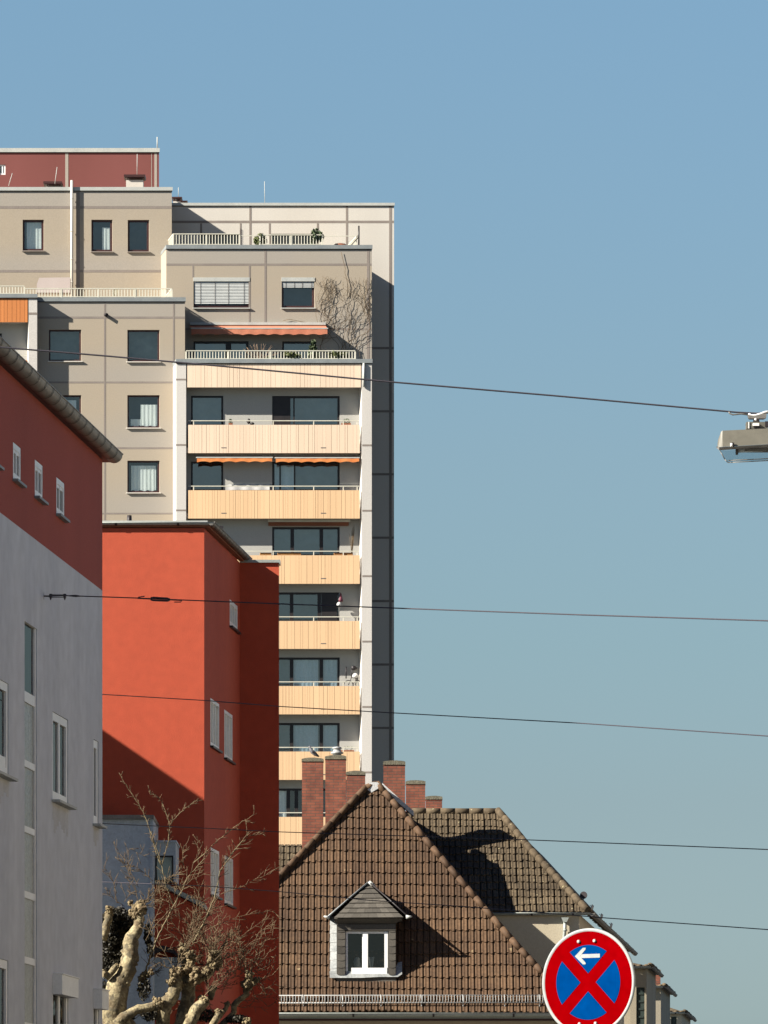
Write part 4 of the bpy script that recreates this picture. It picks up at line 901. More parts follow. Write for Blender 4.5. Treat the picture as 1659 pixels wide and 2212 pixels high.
# dormer roof: front slope with slates, two side slopes with metal edge
ap = Vector(PD(797.3,1909,.95)); la = Vector(PD(708,1981,-.18)); ra = Vector(PD(882,1980,-.18)); bk = Vector((ap.x, ap.y+1.2, ap.z))
ea, eb = Vector(PD(722,1983,-.2)), Vector(PD(872,1982,-.2))
mb = MB()
nrow = 7
for k in range(nrow):
    t0, t1 = k/nrow, (k+1)/nrow; fl = lambda t: 1-t+.10*math.sin(math.pi*t)*-1
    l0, r0 = ea.lerp(ap,t0), eb.lerp(ap,t0); l1, r1 = ea.lerp(ap,t1), eb.lerp(ap,t1); n = max(2, 8-k)
    for i in range(n):
        a, b = l0.lerp(r0,i/n), l0.lerp(r0,(i+.985)/n); c, d = l1.lerp(r1,i/n), l1.lerp(r1,(i+.985)/n)
        o_ = Vector((0,-.03,.01)); mb.add([a+o_, b+o_, d, c, a, b], [(0,1,2,3),(4,5,1,0)], 0, rnd.uniform(.8,1.25))
mb.poly([ea+Vector((0,.02,-.02)), eb+Vector((0,.02,-.02)), ap+Vector((0,.02,-.02))])
mb.build('dormer_roof', M['slate'], dorm)
mb = MB()
for e_, s_ in ((la,-1),(ra,1)):
    a, b, c, d = e_, ap+Vector((s_*.02,-.03,.03)), bk+Vector((0,0,.03)), Vector((e_.x, e_.y+2.2, e_.z)); mb.poly([a,b,c,d], 0)
    mid = (e_+ap)/2+Vector((-s_*.03,0,-.05))
    mb.tube([e_+Vector((0,-.02,.0)), mid+Vector((s_*.06,-.02,.06)), ap+Vector((0,-.04,.05))], [.024,.020,.024], 6, 1 if s_ < 0 else 3)
mb.tube([ap+Vector((0,-.06,.05)), ap+Vector((.16,-.06,-.09))], .05, 6, 2)
mb.tube([ra+Vector((-.05,0,-.01)), ra+Vector((.10,-.02,.0))], [.06,.02], 6, 2); mb.tube([la+Vector((.05,0,-.02)), la+Vector((-.10,-.02,.02))], [.06,.02], 6, 2)
mb.build('dormer_flashing', [M['frame_bk'], M['zinc'], M['zinc_lt'], M['frame_bk']], dorm)
mb = MB(); mb.box(X(722,YD), X(869,YD), YD-.02, YD+.5, Z(1990,YD), Z(1983.5,YD)); mb.hexa([PD(724,1984,-.17),PD(869,1984,-.17),PD(869,1983,-.17),PD(724,1983,-.17),PD(729,1997,0),PD(854,1997,0),PD(854,1983,0),PD(729,1983,0)]); mb.build('eaves_board', M['slate'], dorm)
mb = MB()
def onr(u, v, l=.07): return ray_plane(u, v, O1, N1)+Vector((0,-l*.8,l*.55))
for k in range(7):
    v0 = 1984+k*19; v1 = v0+18.5; mb.add([onr(714,v0,.09), onr(729,v0,.12), onr(728.5,v1,.12), onr(713,v1,.09)], [(0,1,2,3)], 0, 1)
pts = [(712,2104),(728,2103),(760,2104),(800,2105),(835,2104),(852,2101),(860,2085),(869,2083),(869,2110),(860,2116),(820,2116),(780,2118),(740,2118),(714,2118)]
mb.poly([onr(u,v,.12) for u, v in pts])
mb.build('apron_flashing', M['lead'], dorm)
# things on the dormer sill
mb = MB(); c = P3(772,2097,YD+.03); rnd = random.Random(3)
mb.blob((c[0],YD+.16,c[2]+.17), (.10,.05,.20), 5, 10, 8, .25); tag(mb.build('plush_ornament', M['cloth']), 'rounded pale ornament behind the left pane of the dormer window', 'ornament')
mb = MB(); c = P3(803,2092,YD+.2); mb.lathe([(.03,0),(.04,.02),(.055,.14),(.075,.30),(.065,.30),(.045,.14),(.001,.03)], c, 12); tag(mb.build('glass_vase', M['curtain']), 'flared pale vase behind the right pane of the dormer window', 'vase')
# chimneys
def chimney(parent, u0, u1, vt, vcap, vb, Y, dep=.5):
    mb = MB(); x0_, x1_ = X(u0,Y), X(u1,Y); mb.box(x0_, x1_, Y, Y+dep, Z(vb,Y), Z(vcap,Y)); ch = mb.build('chimney', M['brick'], parent)
    mb = MB(); zc = Z(vcap,Y); zt_ = Z(vt,Y); h_ = zt_-zc; w_ = x1_-x0_
    n = 10; pts = [(x0_-.01,Y-.02,zc+.001)]+[(x0_-.01+(w_+.02)*i/n, Y-.02, zc+h_*(.45+.55*math.sin(math.pi*(i+.6)/(n+1.2))**.45)+random.uniform(-.005,.005)) for i in range(n+1)]+[(x1_+.01,Y-.02,zc+.001)]
    mb.prism(pts, (0,dep+.04,0)); mb.build('chimney_cap', M['cement'], ch); return ch
chimney(house1, 652.8, 698.6, 1636.7, 1645, 1880, 149.5)
c2 = chimney(house1, 703.2, 747.7, 1631, 1640, 1880, 149.5)
chimney(house1, 748.8, 789.3, 1665, 1674, 1860, 155)
mb = MB(); c = P3(728.5,1633,149.75); mb.lathe([(.12,0),(.12,.05),(.17,.06),(.17,.10),(.11,.12),(.10,.19),(.13,.20),(.12,.24),(.001,.26)], c, 14); mb.build('chimney_cowl', M['steel'], c2)
mb = MB(); mb.box(X(744,149),X(762,149),148.9,149.2,Z(1752,149),Z(1749,149)); mb.build('step_iron', M['steel'], house1)
# pigeon
c = Vector(P3(679,1636.5,149.7)); PS = 1.35; pg = thing('pigeon', 'grey pigeon perched on top of the left brick chimney', 'bird', tuple(c))
mb = MB(); body = [(.10,.02),(.06,.045),(.02,.075),(-.03,.115),(-.065,.155),(-.075,.19),(-.085,.215),(-.105,.22),(-.125,.212)]
mb.tube([c+Vector((a,0,b))*PS for a, b in body], [x_*PS for x_ in (.012,.028,.042,.046,.036,.026,.024,.016,.003)], 10); mb.blob(tuple(c+Vector((-.086,0,.218))*PS), (.033,.028,.031), 2, 10, 7, 0)
mb.build('body', M['pigeon'], pg)
mb = MB(); mb.add([*[c+Vector(w_)*PS for w_ in ((-.03,-.048,.14),(.03,-.046,.10),(.13,-.01,.015),(.02,-.05,.06),(-.04,-.05,.09))]], [(0,1,2,3,4)]); mb.build('wing', M['dark'], pg)
mb = MB()
for s_ in (-.015,.015): mb.tube([c+Vector((0,s_,.08)), c+Vector((.0,s_,0)), c+Vector((-.02,s_,-.004))], .005, 5)
mb.build('leg', M['awn_br'], pg)

# main roof sliver at the left, behind the first hip
hm = thing('neighbouring_tiled_house', 'dark tiled roof of the house just right of the red wall, behind the brick chimneys', 'house', (X(600,158), 158, 0), 'brown tiled houses')
mb = MB(); Om = Vector((0,156,Z(1945,156))); Sm = Vector((0,2.6,2.0)).normalized(); Nm = Vector((1,0,0)).cross(Sm); tp = onroof(640,1826,Om,Sm,Nm)[1]
tiled(mb, Om, Sm, (X(380,156), X(700,156)), lambda x: tp, lambda x: 0, .17, .34, 0, 9); mb.build('roof', M['tile_old'], hm)
mb = MB(); mb.box(X(380,156), X(700,156), 156.3, 162, 0, Om.z-.1); mb.build('wall', M['cream_wall'], hm)

# second house: lower pitched roof, lichened tiles
Y4e, Y4a = 146.0, 150.2
O4 = Vector((0, Y4e, Z(1971,Y4e))); rz4 = Z(1755,Y4a); S4 = Vector((0,Y4a-Y4e,rz4-O4.z)).normalized(); N4 = Vector((1,0,0)).cross(S4)
house2 = thing('tiled_house', 'house with lichen-spotted brown roof and cream wall directly behind the no-stopping sign', 'house', (X(1160,Y4e), Y4e, 0), 'brown tiled houses')
hip4 = [(1076,1755),(1104,1787),(1150,1843),(1200,1897),(1240,1940),(1270,1970)]
pp4 = [onroof(u,v,O4,S4,N4) for u, v in hip4]; top4 = pp4[0][1]
mb = MB(); hi4 = pw([(X(790,148),top4)]+pp4); tiled(mb, O4, S4, (X(812,150), pp4[-1][0]), hi4, lambda x: -.03, 13.4*Y4e/F, .365, 0, 21, 1.15, .012)
roof2 = mb.build('roof', M['tile_old'], house2)
mb = MB(); ridge_tiles(mb, [on3(u,v,O4,N4,.05) for u, v in reversed(hip4)], .10, .36, 0, 4); ridge_tiles(mb, [(X(890,Y4a),Y4a,rz4+.02),(X(1076,Y4a),Y4a,rz4+.02)], .10, .40, 0, 5); mb.build('hip_tiles', M['tile_old'], roof2)
# side slope following the street, seen edge-on, with snow guards and a gutter
C4 = (1965-1272)*Y4e; P4 = sideP(C4); Y4b = C4/(1965-1366)
pe = [P4(y, O4.z+.02, 0) for y in (Y4e, Y4b)]; rg = [(X(1076,Y4a),Y4a,rz4), (X(1076,Y4a)+KST*(Y4b-Y4a),Y4b,rz4)]
mb = MB(); mb.poly([pe[0], pe[1], rg[1], rg[0]]); mb.poly([(rg[0][0]-3,Y4a,rz4-.02),(rg[0][0],Y4a,rz4-.02),(rg[1][0],Y4b,rz4-.02),(rg[1][0]-3,Y4b,rz4-.02)])
mb.build('side_roof', M['tile_old'], house2)
mb = MB(); y = Y4e+.3
while y < Y4b-.5:
    a = Vector(P4(y, O4.z+.06, .05)); mb.blob(tuple(a), (.12,.18,.07), int(y*10), 8, 5, .3, 0, random.uniform(.7,1.2)); y += .45
mb.build('eaves_tiles', M['tile_old'], roof2)
front_gutter(1062, 1277, 1973, Y4e-.01, .055, house2, 'gutter_lt', 1.1)
half_gutter(P4, Y4e-.1, Y4b, O4.z-.03, .075, .9, house2, 'gutter', .02)
mb = MB(); Y4w = Y4e+.03; xc = X(1252,Y4w); C4w = (1965-1252)*Y4w; P4w = sideP(C4w)
hw4 = [shole(1262,1272,2160,2300,C4w)]
mb.poly([(X(900,Y4w),Y4w,0),(xc,Y4w,0),(xc,Y4w,O4.z-.05),(X(900,Y4w),Y4w,O4.z-.05)]); wall(mb, P4w, Y4w, Y4b, 0, O4.z-.05, hw4, .1); mb.poly([P4w(Y4b,0,0),P4w(Y4b,O4.z-.05,0),P4w(Y4b,O4.z-.05,6),P4w(Y4b,0,6)])
mb.build('wall', M['cream_wall'], house2)
window(house2, P4w, hw4[0], .1, 'frame_wh', GLASS, bw=.06, mull=(.5,))
mb = MB(); yw = Y4w-.09; c = (X(1221,yw), yw)
mb.prism([(c[0]-.10,yw-.07,Z(1982,yw)),(c[0]+.10,yw-.07,Z(1982,yw)),(c[0]+.045,yw-.07,Z(1992,yw)),(c[0]-.045,yw-.07,Z(1992,yw))], (0,.14,0))
mb.tube([(c[0],yw,Z(1992,yw)),(c[0],yw,Z(2008,yw)),(c[0]-.02,yw+.02,Z(2020,yw)),(c[0]-.02,yw+.02,.0)], .045, 8); mb.tube([(c[0],yw,Z(2011,yw)),(c[0],yw,Z(2008,yw))], .06, 8)
mb.build('downpipe', M['gutter_lt'], house2)
ch = chimney(house2, 828.7, 875.5, 1642.5, 1652, 1790, 147.9, .5)
chimney(house2, 877.3, 919, 1685.3, 1694, 1790, 158, .6); chimney(house2, 920, 955.6, 1719, 1727, 1790, 165, .6)
for (y, dv) in ((150.4,0),(155,0),(160,0)):
    mb = MB(); b0 = Vector(P4(y, O4.z+.34, .22))
    for i in range(8): mb.tube([b0+Vector((KST*i*.1,i*.1,-.1)), b0+Vector((KST*i*.1+.06,i*.1,.12))], .010, 4)
    for dz in (-.08,.1): mb.tube([b0+Vector((0,0,dz)), b0+Vector((KST*.8,.8,dz))], .012, 4)
    mb.build('snow_guard', M['steel'], roof2)
mb = MB(); mb.add([P3(1259,1950,146.9), P3(1263,1950,146.9), P3(1264,1940,147), P3(1258,1940,147)], [(0,1,2,3)]); 
dd = Vector(P3(1261.5,1934,147.0))
dish_t = thing('satellite_dish', 'small black satellite dish on the right hip of the lichen-spotted roof', 'satellite dish', tuple(dd), 'satellite dishes')
mb = MB(); n_ = Vector((-.25,-.95,.1)).normalized(); a_ = n_.cross(Vector((0,0,1))).normalized(); b_ = a_.cross(n_)
mb.tube([dd+n_*.03, dd, dd-n_*.06], [.10,.098,.03], 20); mb.build('reflector', M['dark'], dish_t); mb = MB(); mb.tube([dd-n_*.05, dd+Vector((-.02,.03,-.22))], .014, 6); mb.build('mast', M['steel'], dish_t)

# further houses down the street
def far_house(uc, ue, ul, ve, Y, vtop_r, label, wallm, roofm, win=None, chim=None, rise=26):
    C = (1965-uc)*Y; PP = sideP(C); Yb = C/(1965-ue); t = thing('terraced_house', label, 'house', (X(uc,Y), Y, 0), 'houses further down the street')
    ze_ = Z(ve,Y); mb = MB(); w_ = [px(Y,*win)] if win else []
    wall(mb, frontP(Y), X(ul,Y), X(uc,Y), 0, ze_, w_, .1); wall(mb, PP, Y, Yb, 0, ze_, [], .1); mb.poly([PP(Yb,0,0),PP(Yb,ze_,0),PP(Yb,ze_,5),PP(Yb,0,5)])
    mb.build('wall', wallm, t)
    if w_:
        q = w_[0]; f = MB(); Pf = frontP(Y); f.fbox(Pf, q[0], q[1], q[2], q[3], .05, .1)
        for k in range(10): z_ = q[2]+(q[3]-q[2])*k/10; f.fbox(Pf, q[0]+.03, q[1]-.03, z_+.02, z_+.08, .03, .049)
        f.build('shutter', M['shutter'], t)
    o_ = .12; zz = ze_; mb = MB(); hgt = rise*Y/F; back = Yb+.2
    a = (X(ul,Y)-.5, Y-o_, zz); b = (X(uc,Y)+o_, Y-o_, zz); c = (PP(back,0,-o_)[0], back, zz); d = (X(ul,Y)-.5, back, zz)
    up = lambda p, dx, dy: (p[0]+dx, p[1]+dy, p[2]+hgt)
    mb.poly([a,b,c,d], 1); T = [up(a,0,1.6), up(b,-1.2,1.6), up(c,-1.2,0), up(d,0,0)]
    mb.poly([a,b,T[1],T[0]]); mb.poly([b,c,T[2],T[1]]); mb.poly(T); mb.poly([c,d,T[3],T[2]])
    n = int((b[0]-a[0])/.22)
    for i in range(n): x = a[0]+(b[0]-a[0])*(i+.5)/n; mb.blob((x, a[1]+.02, zz+.03), (.10,.12,.045), i, 7, 4, .2, 0, random.uniform(.7,1.3))
    k = int((back-Y)/.4)
    for i in range(k): f_ = i/k; mb.blob((b[0]+(c[0]-b[0])*f_, b[1]+(c[1]-b[1])*f_, zz+.05), (.10,.16,.07), i+50, 7, 4, .3, 0, random.uniform(.7,1.3))
    r_ = mb.build('roof', [roofm, M['gutter']], t)
    half_gutter(lambda p, z, dp: (p, Y-o_-.02+dp, z), a[0], b[0], zz-.01, .06, 1.5, t, 'gutter_lt', 0)
    half_gutter(PP, Y-o_, back, zz-.01, .065, 1.2, t, 'gutter', o_)
    if chim: chimney(t, *chim)
    return t
far_house(1397, 1417, 1362, 2088, 171, 0, 'sandy house with slumped eaves and dark shutter right of the round sign', M['beige_wall'], M['tile_old'], (1375,2133,1393,2300), rise=22)
far_house(1428, 1448, 1372, 2131, 188, 0, 'sandy terraced house with a short brick chimney, between its two neighbours', M['beige_wall'], M['tile_old'], (1436,2190,1444,2300) if False else None, (1413.6,1427.3,2094,2098,2140,190.5), rise=22)
far_house(1473, 1492, 1405, 2187, 214, 0, 'lowest and farthest terraced house at the bottom right edge of the roof line', M['cream_wall'], M['tile_old'], (1450,2196,1462,2330), rise=26)

# ================================================================== POLLARDED TREE
def zp(x, y): return (208.5+x/4.087, 1810.4+y/4.087)
YT = 102.5
tree = thing('pollarded_plane_tree', 'bare pollarded plane tree with knobbly cream branch heads in front of the red house', 'tree', (X(345,YT), YT, 0))
trunk = MB(); crown = MB(); rnd = random.Random(42)
base = Vector((X(345,YT), YT, 0)); fork = Vector(P3(345,2330,YT))
trunk.tube([base, base+Vector((.02,0,1.5)), fork-Vector((0,0,.6)), fork+Vector((0,0,.2))], [.42,.34,.32,.26], 14)
def limb(pts, ys=0, head=0, from_fork=True):
    P_ = [Vector(P3(*zp(x,y), YT+ys+i*.04)) for i, (x, y, r) in enumerate(pts)]; R_ = [r/4.087*YT/F for x, y, r in pts]
    if from_fork: P_ = [fork]+[fork.lerp(P_[0],.55)+Vector((0,0,-.05))]+P_; R_ = [R_[0]*1.25, R_[0]*1.1]+R_
    # subdivide and roughen
    Q, RR = [], []
    for i in range(len(P_)-1):
        n = 4
        for k in range(n):
            t = k/n; Q.append(P_[i].lerp(P_[i+1],t)+Vector((rnd.gauss(0,.012),rnd.gauss(0,.012),0))); RR.append((R_[i]*(1-t)+R_[i+1]*t)*rnd.uniform(.9,1.12))
    Q.append(P_[-1]); RR.append(R_[-1]); trunk.tube(Q, RR, 12)
    for i in range(len(Q)):                                        # burrs along the limb
        if i > len(Q)*.3 and rnd.random() < .6: 
            w = rnd.uniform(0,6.28); trunk.blob(tuple(Q[i]+Vector((math.cos(w)*RR[i]*.8,-abs(math.sin(w))*RR[i]*.6,rnd.uniform(-.05,.05)))), RR[i]*rnd.uniform(.25,.5), rnd.random()*99, 8, 6, .3)
    if head:
        knob = MB()
        R = head/4.087*YT/F; c = P_[-1]
        for k in range(26):
            v = Vector((rnd.gauss(0,1),rnd.gauss(0,1),rnd.gauss(.2,1))).normalized(); knob.blob(tuple(c+v*R*rnd.uniform(.35,.8)), R*rnd.uniform(.22,.48), rnd.random()*99, 8, 6, .35)
        for k in range(40):
            v = Vector((rnd.gauss(0,1),rnd.gauss(-.3,1),rnd.gauss(.1,1))).normalized(); knob.blob(tuple(c+v*R*rnd.uniform(.6,1.0)), R*rnd.uniform(.10,.2), rnd.random()*99, 7, 5, .35)
        knob.build('branch_knob', M['knob'], tree)
    return P_[-1]
limb([(130,1560,125),(190,1300,95),(265,1190,80),(300,1050,72),(305,900,64),(365,800,46),(378,720,42),(372,640,50)], -.4, 78)
limb([(200,1610,50),(350,1520,42),(480,1490,40),(535,1480,42)], -.6, 50)
limb([(600,1480,62),(680,1380,60),(700,1270,58),(700,1190,52)], -.2, 62)
limb([(770,1640,75),(810,1400,62),(810,1260,60),(815,1130,58),(790,1020,42)], .1, 55)
limb([(860,1260,50),(985,1190,48),(1040,1100,46)], .2, 78, False)
limb([(1195,1560,25),(1235,1450,28),(1325,1380,26),(1335,1300,32)], .5, 68)
limb([(880,1520,50),(955,1440,52)], -.5, 45)
limb([(1050,1620,30),(1080,1540,32)], -.5, 42)
limb([(1150,1500,22),(1160,1460,24)], .5, 22)
limb([(60,900,34),(100,740,36),(112,670,36)], -.1, 42, False)
limb([(90,1240,25),(180,1130,26)], -.5, 26, False); limb([(60,1200,25),(75,1190,26)], -.6, 26, False); limb([(390,1250,28),(430,1210,30)], .3, 44, False); limb([(1010,1420,26),(1030,1330,34)], .3, 36, False)
for (x, y, R_) in ((760,980,46),(825,1030,50),(835,1110,62),(795,1170,52),(885,1200,55),(860,1255,55),(1040,1035,62),(1030,1110,52),(980,1165,48),(700,1205,58),(660,1270,42),(742,1290,42),(1350,1210,46),(1410,1255,40),(1330,1290,32),
                  (540,1450,55),(562,1512,40),(930,1430,46),(1080,1560,36),(300,570,34),(400,572,34),(112,625,36),(340,690,30),(290,900,34),(265,1040,34),(350,1060,26),(1330,1620,40),(480,1180,30)):
    kb = MB(); c = Vector(P3(*zp(x,y), YT-.15+rnd.uniform(-.2,.2))); R = R_/4.087*YT/F
    for k in range(34):
        v = Vector((rnd.gauss(0,1),rnd.gauss(-.3,1),rnd.gauss(0,1))).normalized(); kb.blob(tuple(c+v*R*rnd.uniform(.2,.95)), R*rnd.uniform(.16,.42), rnd.random()*99, 7, 5, .35)
    kb.build('branch_knob', M['knob'], tree)
limb([(1330,1640,20),(1340,1620,24)], .2, 30)
trunk.build('trunk', M['bark'], tree)
pale = MB()
def shoot(pts, r0, r1, ys, twigs=.8, tl=60, big=False, coords=zp):
    tgt = pale if big else crown
    P_ = [Vector(P3(*coords(x,y), YT+ys)) for x, y in pts]; n = len(P_); Q = []; 
    for i in range(n-1):
        for k in range(5): Q.append(P_[i].lerp(P_[i+1],k/5)+Vector((rnd.gauss(0,.006),rnd.gauss(0,.01),rnd.gauss(0,.006))))
    Q.append(P_[-1]); R_ = [(r0+(r1-r0)*i/(len(Q)-1))*.62 for i in range(len(Q))]; tgt.tube(Q, R_, 5)
    for i in range(2, len(Q)-1):
        if rnd.random() < twigs:
            t = (Q[i+1]-Q[i-1]).normalized(); s_ = rnd.choice((-1,1)); d = (t+Vector((t.z*s_,rnd.uniform(-.5,.5),-t.x*s_))*rnd.uniform(.5,1.1)).normalized()
            L = tl/4.087*YT/F*rnd.uniform(.4,1.5); p = Q[i]; T = [p]
            for k in range(5): d = (d+Vector((rnd.gauss(0,.16),rnd.gauss(0,.1),rnd.gauss(.03,.16)))).normalized(); p = p+d*L/5; T.append(p)
            crown.tube(T, [.0062,.0058,.0052,.0045,.004,.003], 4)
            if rnd.random() < .6:
                j = rnd.choice((2,3)); d2 = (d+Vector((rnd.gauss(0,.6),0,rnd.gauss(0,.6)))).normalized(); p = T[j]; crown.tube([p, p+d2*L*.25, p+d2*L*.5+Vector((0,0,.02))], [.005,.004,.003], 4)
zb3 = lambda x, y: (219.4+x/4.2, 1426.4+y/4.2)
shoot([(430,1180),(470,1070),(540,880),(600,760),(680,600),(760,450),(800,350),(900,240),(1000,130)], .030, .010, -.2, .9, 110, True)
shoot([(850,930),(950,740),(1040,540),(1090,300),(1140,220),(1260,60),(1350,-60)], .026, .008, -.1, .8, 100, True)
shoot([(680,580),(620,450),(590,300),(540,110),(480,-60)], .018, .010, -.3, .8, 80, True)
shoot([(540,1860),(470,1660),(400,1430),(340,1300),(240,1160),(160,1020)], .016, .005, -.3, 1, 45, True, zb3)
shoot([(550,1850),(610,1640),(620,1500),(590,1380),(540,1280),(500,1230),(430,1190)], .015, .006, -.1, 1.2, 45, True, zb3)
shoot([(620,1500),(660,1440),(730,1370),(810,1310),(880,1250)], .012, .005, -.1, .6, 50, True, zb3)
shoot([(830,1840),(950,1740),(1050,1640),(1150,1560),(1280,1460),(1410,1390)], .015, .005, .2, .7, 60, True, zb3)
shoot([(1100,1850),(1150,1790),(1240,1680),(1350,1590),(1490,1570)], .014, .005, .3, 1.2, 60, False, zb3)
rq = random.Random(77); extra_ = []
for k in range(46):
    hx, hy = rq.choice(((375,640),(810,960),(1040,1080),(1340,1240),(700,1180),(1340,1240),(1040,1080),(1000,1350),(950,1400)))
    a = rq.uniform(-.5,1.25); l_ = rq.uniform(200,620); cv = rq.uniform(-.25,.35)
    extra_.append([(hx+l_*t*math.sin(a+cv*t), hy-l_*t*math.cos(a+cv*t)) for t in (0,.33,.66,1)])
    if extra_[-1][-1][0] > 1590: extra_.pop()
for L_ in extra_+list(([(1000,1350),(1200,1130),(1400,960),(1600,850)], [(950,1400),(1150,1220),(1300,1080),(1600,1040)], [(1060,1100),(1290,980),(1450,860),(1600,790)], [(900,860),(1060,770),(1200,710),(1400,660),(1590,640)],
          [(1100,500),(1300,420),(1420,350),(1560,310)], [(1100,1380),(1160,1250),(1290,1100),(1380,930)], [(500,800),(640,640),(780,560),(900,470)], [(580,1000),(700,960),(860,900),(1000,760)],
          [(470,1270),(500,1150),(540,1180),(700,1070)], [(960,1100),(1000,960),(1030,840)], [(1340,1240),(1450,1150),(1590,1090)], [(1340,1240),(1440,1250),(1580,1200)], [(1340,1240),(1400,1400),(1520,1330)],
          [(1050,1060),(1150,900),(1200,820),(1260,880),(1280,1060)], [(600,340),(760,440),(740,420),(1000,290)], [(360,640),(480,500),(620,380),(760,280)], [(370,560),(330,400),(250,230),(150,30)], [(180,490),(140,360),(60,240)],
          [(370,430),(280,250),(290,90),(450,170)], [(440,900),(560,620),(600,450)], [(760,1000),(830,800),(900,560),(910,400)], [(700,1180),(560,1100),(470,1160)], [(820,1130),(960,1000),(1050,880),(1130,620)],
          [(900,1400),(750,1480),(620,1560)], [(980,1390),(1010,1500),(1060,1640)], [(1340,1240),(1480,1330),(1600,1280)], [(780,950),(600,780),(480,740)], [(780,280),(760,180),(775,60)], [(900,240),(900,90),(890,-20)],
          [(640,1500),(500,1560),(300,1570)], [(1000,1350),(840,1340),(750,1300)], [(1100,1450),(1300,1500),(1560,1480)], [(1250,1440),(1400,1420),(1600,1400)], [(240,600),(150,530),(70,470)], [(250,560),(300,480),(280,320)],
          [(500,380),(420,300),(330,240),(200,200)], [(980,1100),(1200,1050),(1360,900),(1600,700)], [(1060,1200),(1300,1160),(1600,960)])):
    shoot(L_, .011, .004, rnd.uniform(-.9,.9), 1.0, 85)
crown.build('twigs', M['twig'], tree); pale.build('shoots', M['twig_pale'], tree)
# ivy mass behind the left limbs
iv = MB()
for (x, y, rx, rz, n) in ((190,690,120,85,500),(130,790,90,110,450),(240,850,90,110,500),(110,960,75,110,450),(200,1040,110,100,500),(110,1170,70,80,300),(300,760,60,120,260),(90,720,60,60,250),(190,930,150,60,400),(170,1130,120,60,350),(70,1080,50,160,300),(260,1180,50,100,200),(70,1420,60,160,350),(200,1580,140,60,350),(100,1420,60,110,300),(130,1540,100,110,500),(455,850,34,100,160),(480,980,30,80,120),(420,1330,60,110,220),(480,1560,90,60,200),(980,1570,120,60,260),(1250,1600,110,40,200)):
    c = P3(*zp(x,y), YT+.35); leaves(iv, c, (rx/4.087*YT/F, .35, rz/4.087*YT/F), n*2, .035, rnd)
tag(iv.build('ivy', M['ivy']), 'dark ivy grown over the lower limbs of the pollarded tree', 'ivy')

# ================================================================== WIRES, LAMP, SIGN
def wire(pts, Y0, Y1, r, label, name='overhead_wire'):
    mb = MB(); n = len(pts); P_ = []
    u0, u1 = pts[0][0], pts[-1][0]
    for i in range(n-1):
        for k in range(8):
            t = k/8; u = pts[i][0]*(1-t)+pts[i+1][0]*t; v = pts[i][1]*(1-t)+pts[i+1][1]*t; q = (u-u0)/(u1-u0); P_.append(P3(u,v,Y0+(Y1-Y0)*q))
    P_.append(P3(pts[-1][0],pts[-1][1],Y1)); mb.tube(P_, r, 6)
    return tag(mb.build(name, M['wire']), label, 'wire', 'overhead wires')
wire([(-260,727),(0,750),(230,769),(540,796.5),(850,825.5),(1200,855),(1590,890.5),(1636,893),(1690,890),(2100,850)], 40, 40, .0065, 'topmost overhead wire, holding the street lamp')
w2 = wire([(95,1287.5),(140,1286.5),(300,1292),(393,1296),(604,1304.5),(851,1313.5),(1250,1328),(1659,1341),(2000,1351)], YL(95)+.0, 70, .0105, 'second overhead wire from the top, fixed to the grey wall with a turnbuckle')
wire([(150,1494),(222,1500),(441,1513),(604,1526),(851,1540),(1250,1562),(1659,1590),(2000,1618)], 99, 70, .009, 'middle overhead wire crossing the orange-red wall and the tower')
wire([(150,1776),(222,1779),(441,1789),(604,1797),(851,1805),(1135,1814),(1659,1835),(2000,1850)], 100, 75, .0085, 'fourth overhead wire crossing the tiled roof below its top')
wire([(150,1900),(222,1905),(445,1914),(604,1926),(800,1945),(1000,1958),(1310,1983),(1659,2008),(2000,2036)], 104, 75, .0085, 'lowest overhead wire running past the dormer towards the right')
# wall anchor and turnbuckle: pieces of the second wire
mb = MB(); Ya = YL(95); S_ = Ya/F
def q3(u, v, dy=0): return Vector(P3(u, v, Ya+dy))
mb.tube([q3(94,1280), q3(94,1295)], .012, 6); mb.tube([q3(94,1287.5), q3(110,1288)], .014, 6)
mb.tube([q3(110,1285), q3(140,1285)], .008, 5); mb.tube([q3(110,1290), q3(140,1290)], .008, 5)
for u in (110, 140.5): mb.tube([q3(u,1283), q3(u,1290), q3(u,1297)], [.026,.024,.003], 8); mb.blob(tuple(q3(u,1286)), .028, 3, 8, 6, 0)
mb.tube([q3(150,1287), q3(164,1287.3), q3(174,1287.8)], [.012,.022,.010], 6)
o = mb.build('wall_anchor', M['wire'], w2)
mb = MB(); Yt = YL(95)+(70-YL(95))*.13
def q4(u, v): return Vector(P3(u, v, Yt-.02))
mb.tube([q4(298,1292.5), q4(330,1294)], .011, 6); mb.tube([q4(298,1292), q4(300,1290), q4(313,1288)], .009, 5)
mb.tube([q4(326,1291.8), q4(331,1290.8), q4(362,1292.5), q4(367,1294.5)], .016, 6); mb.tube([q4(326,1295), q4(331,1296.8), q4(362,1298), q4(367,1296.5)], .016, 6)
mb.tube([q4(366,1295.5), q4(393,1297)], .011, 6); mb.tube([q4(393,1297), q4(391,1300.5), q4(377,1300.5)], .009, 5)
mb.build('turnbuckle', M['wire'], w2)

YLm = 40.0
lamp = thing('street_lamp', 'grey box-shaped street lamp with clear bowl hanging from the topmost wire', 'street lamp', P3(1640,998,YLm))
def zl(x, y): return ((2724+x/5.53)/1.8228, (1550+y/5.53)/1.8228)
def L3(x, y, dy=0): return Vector(P3(*zl(x,y), YLm+dy))
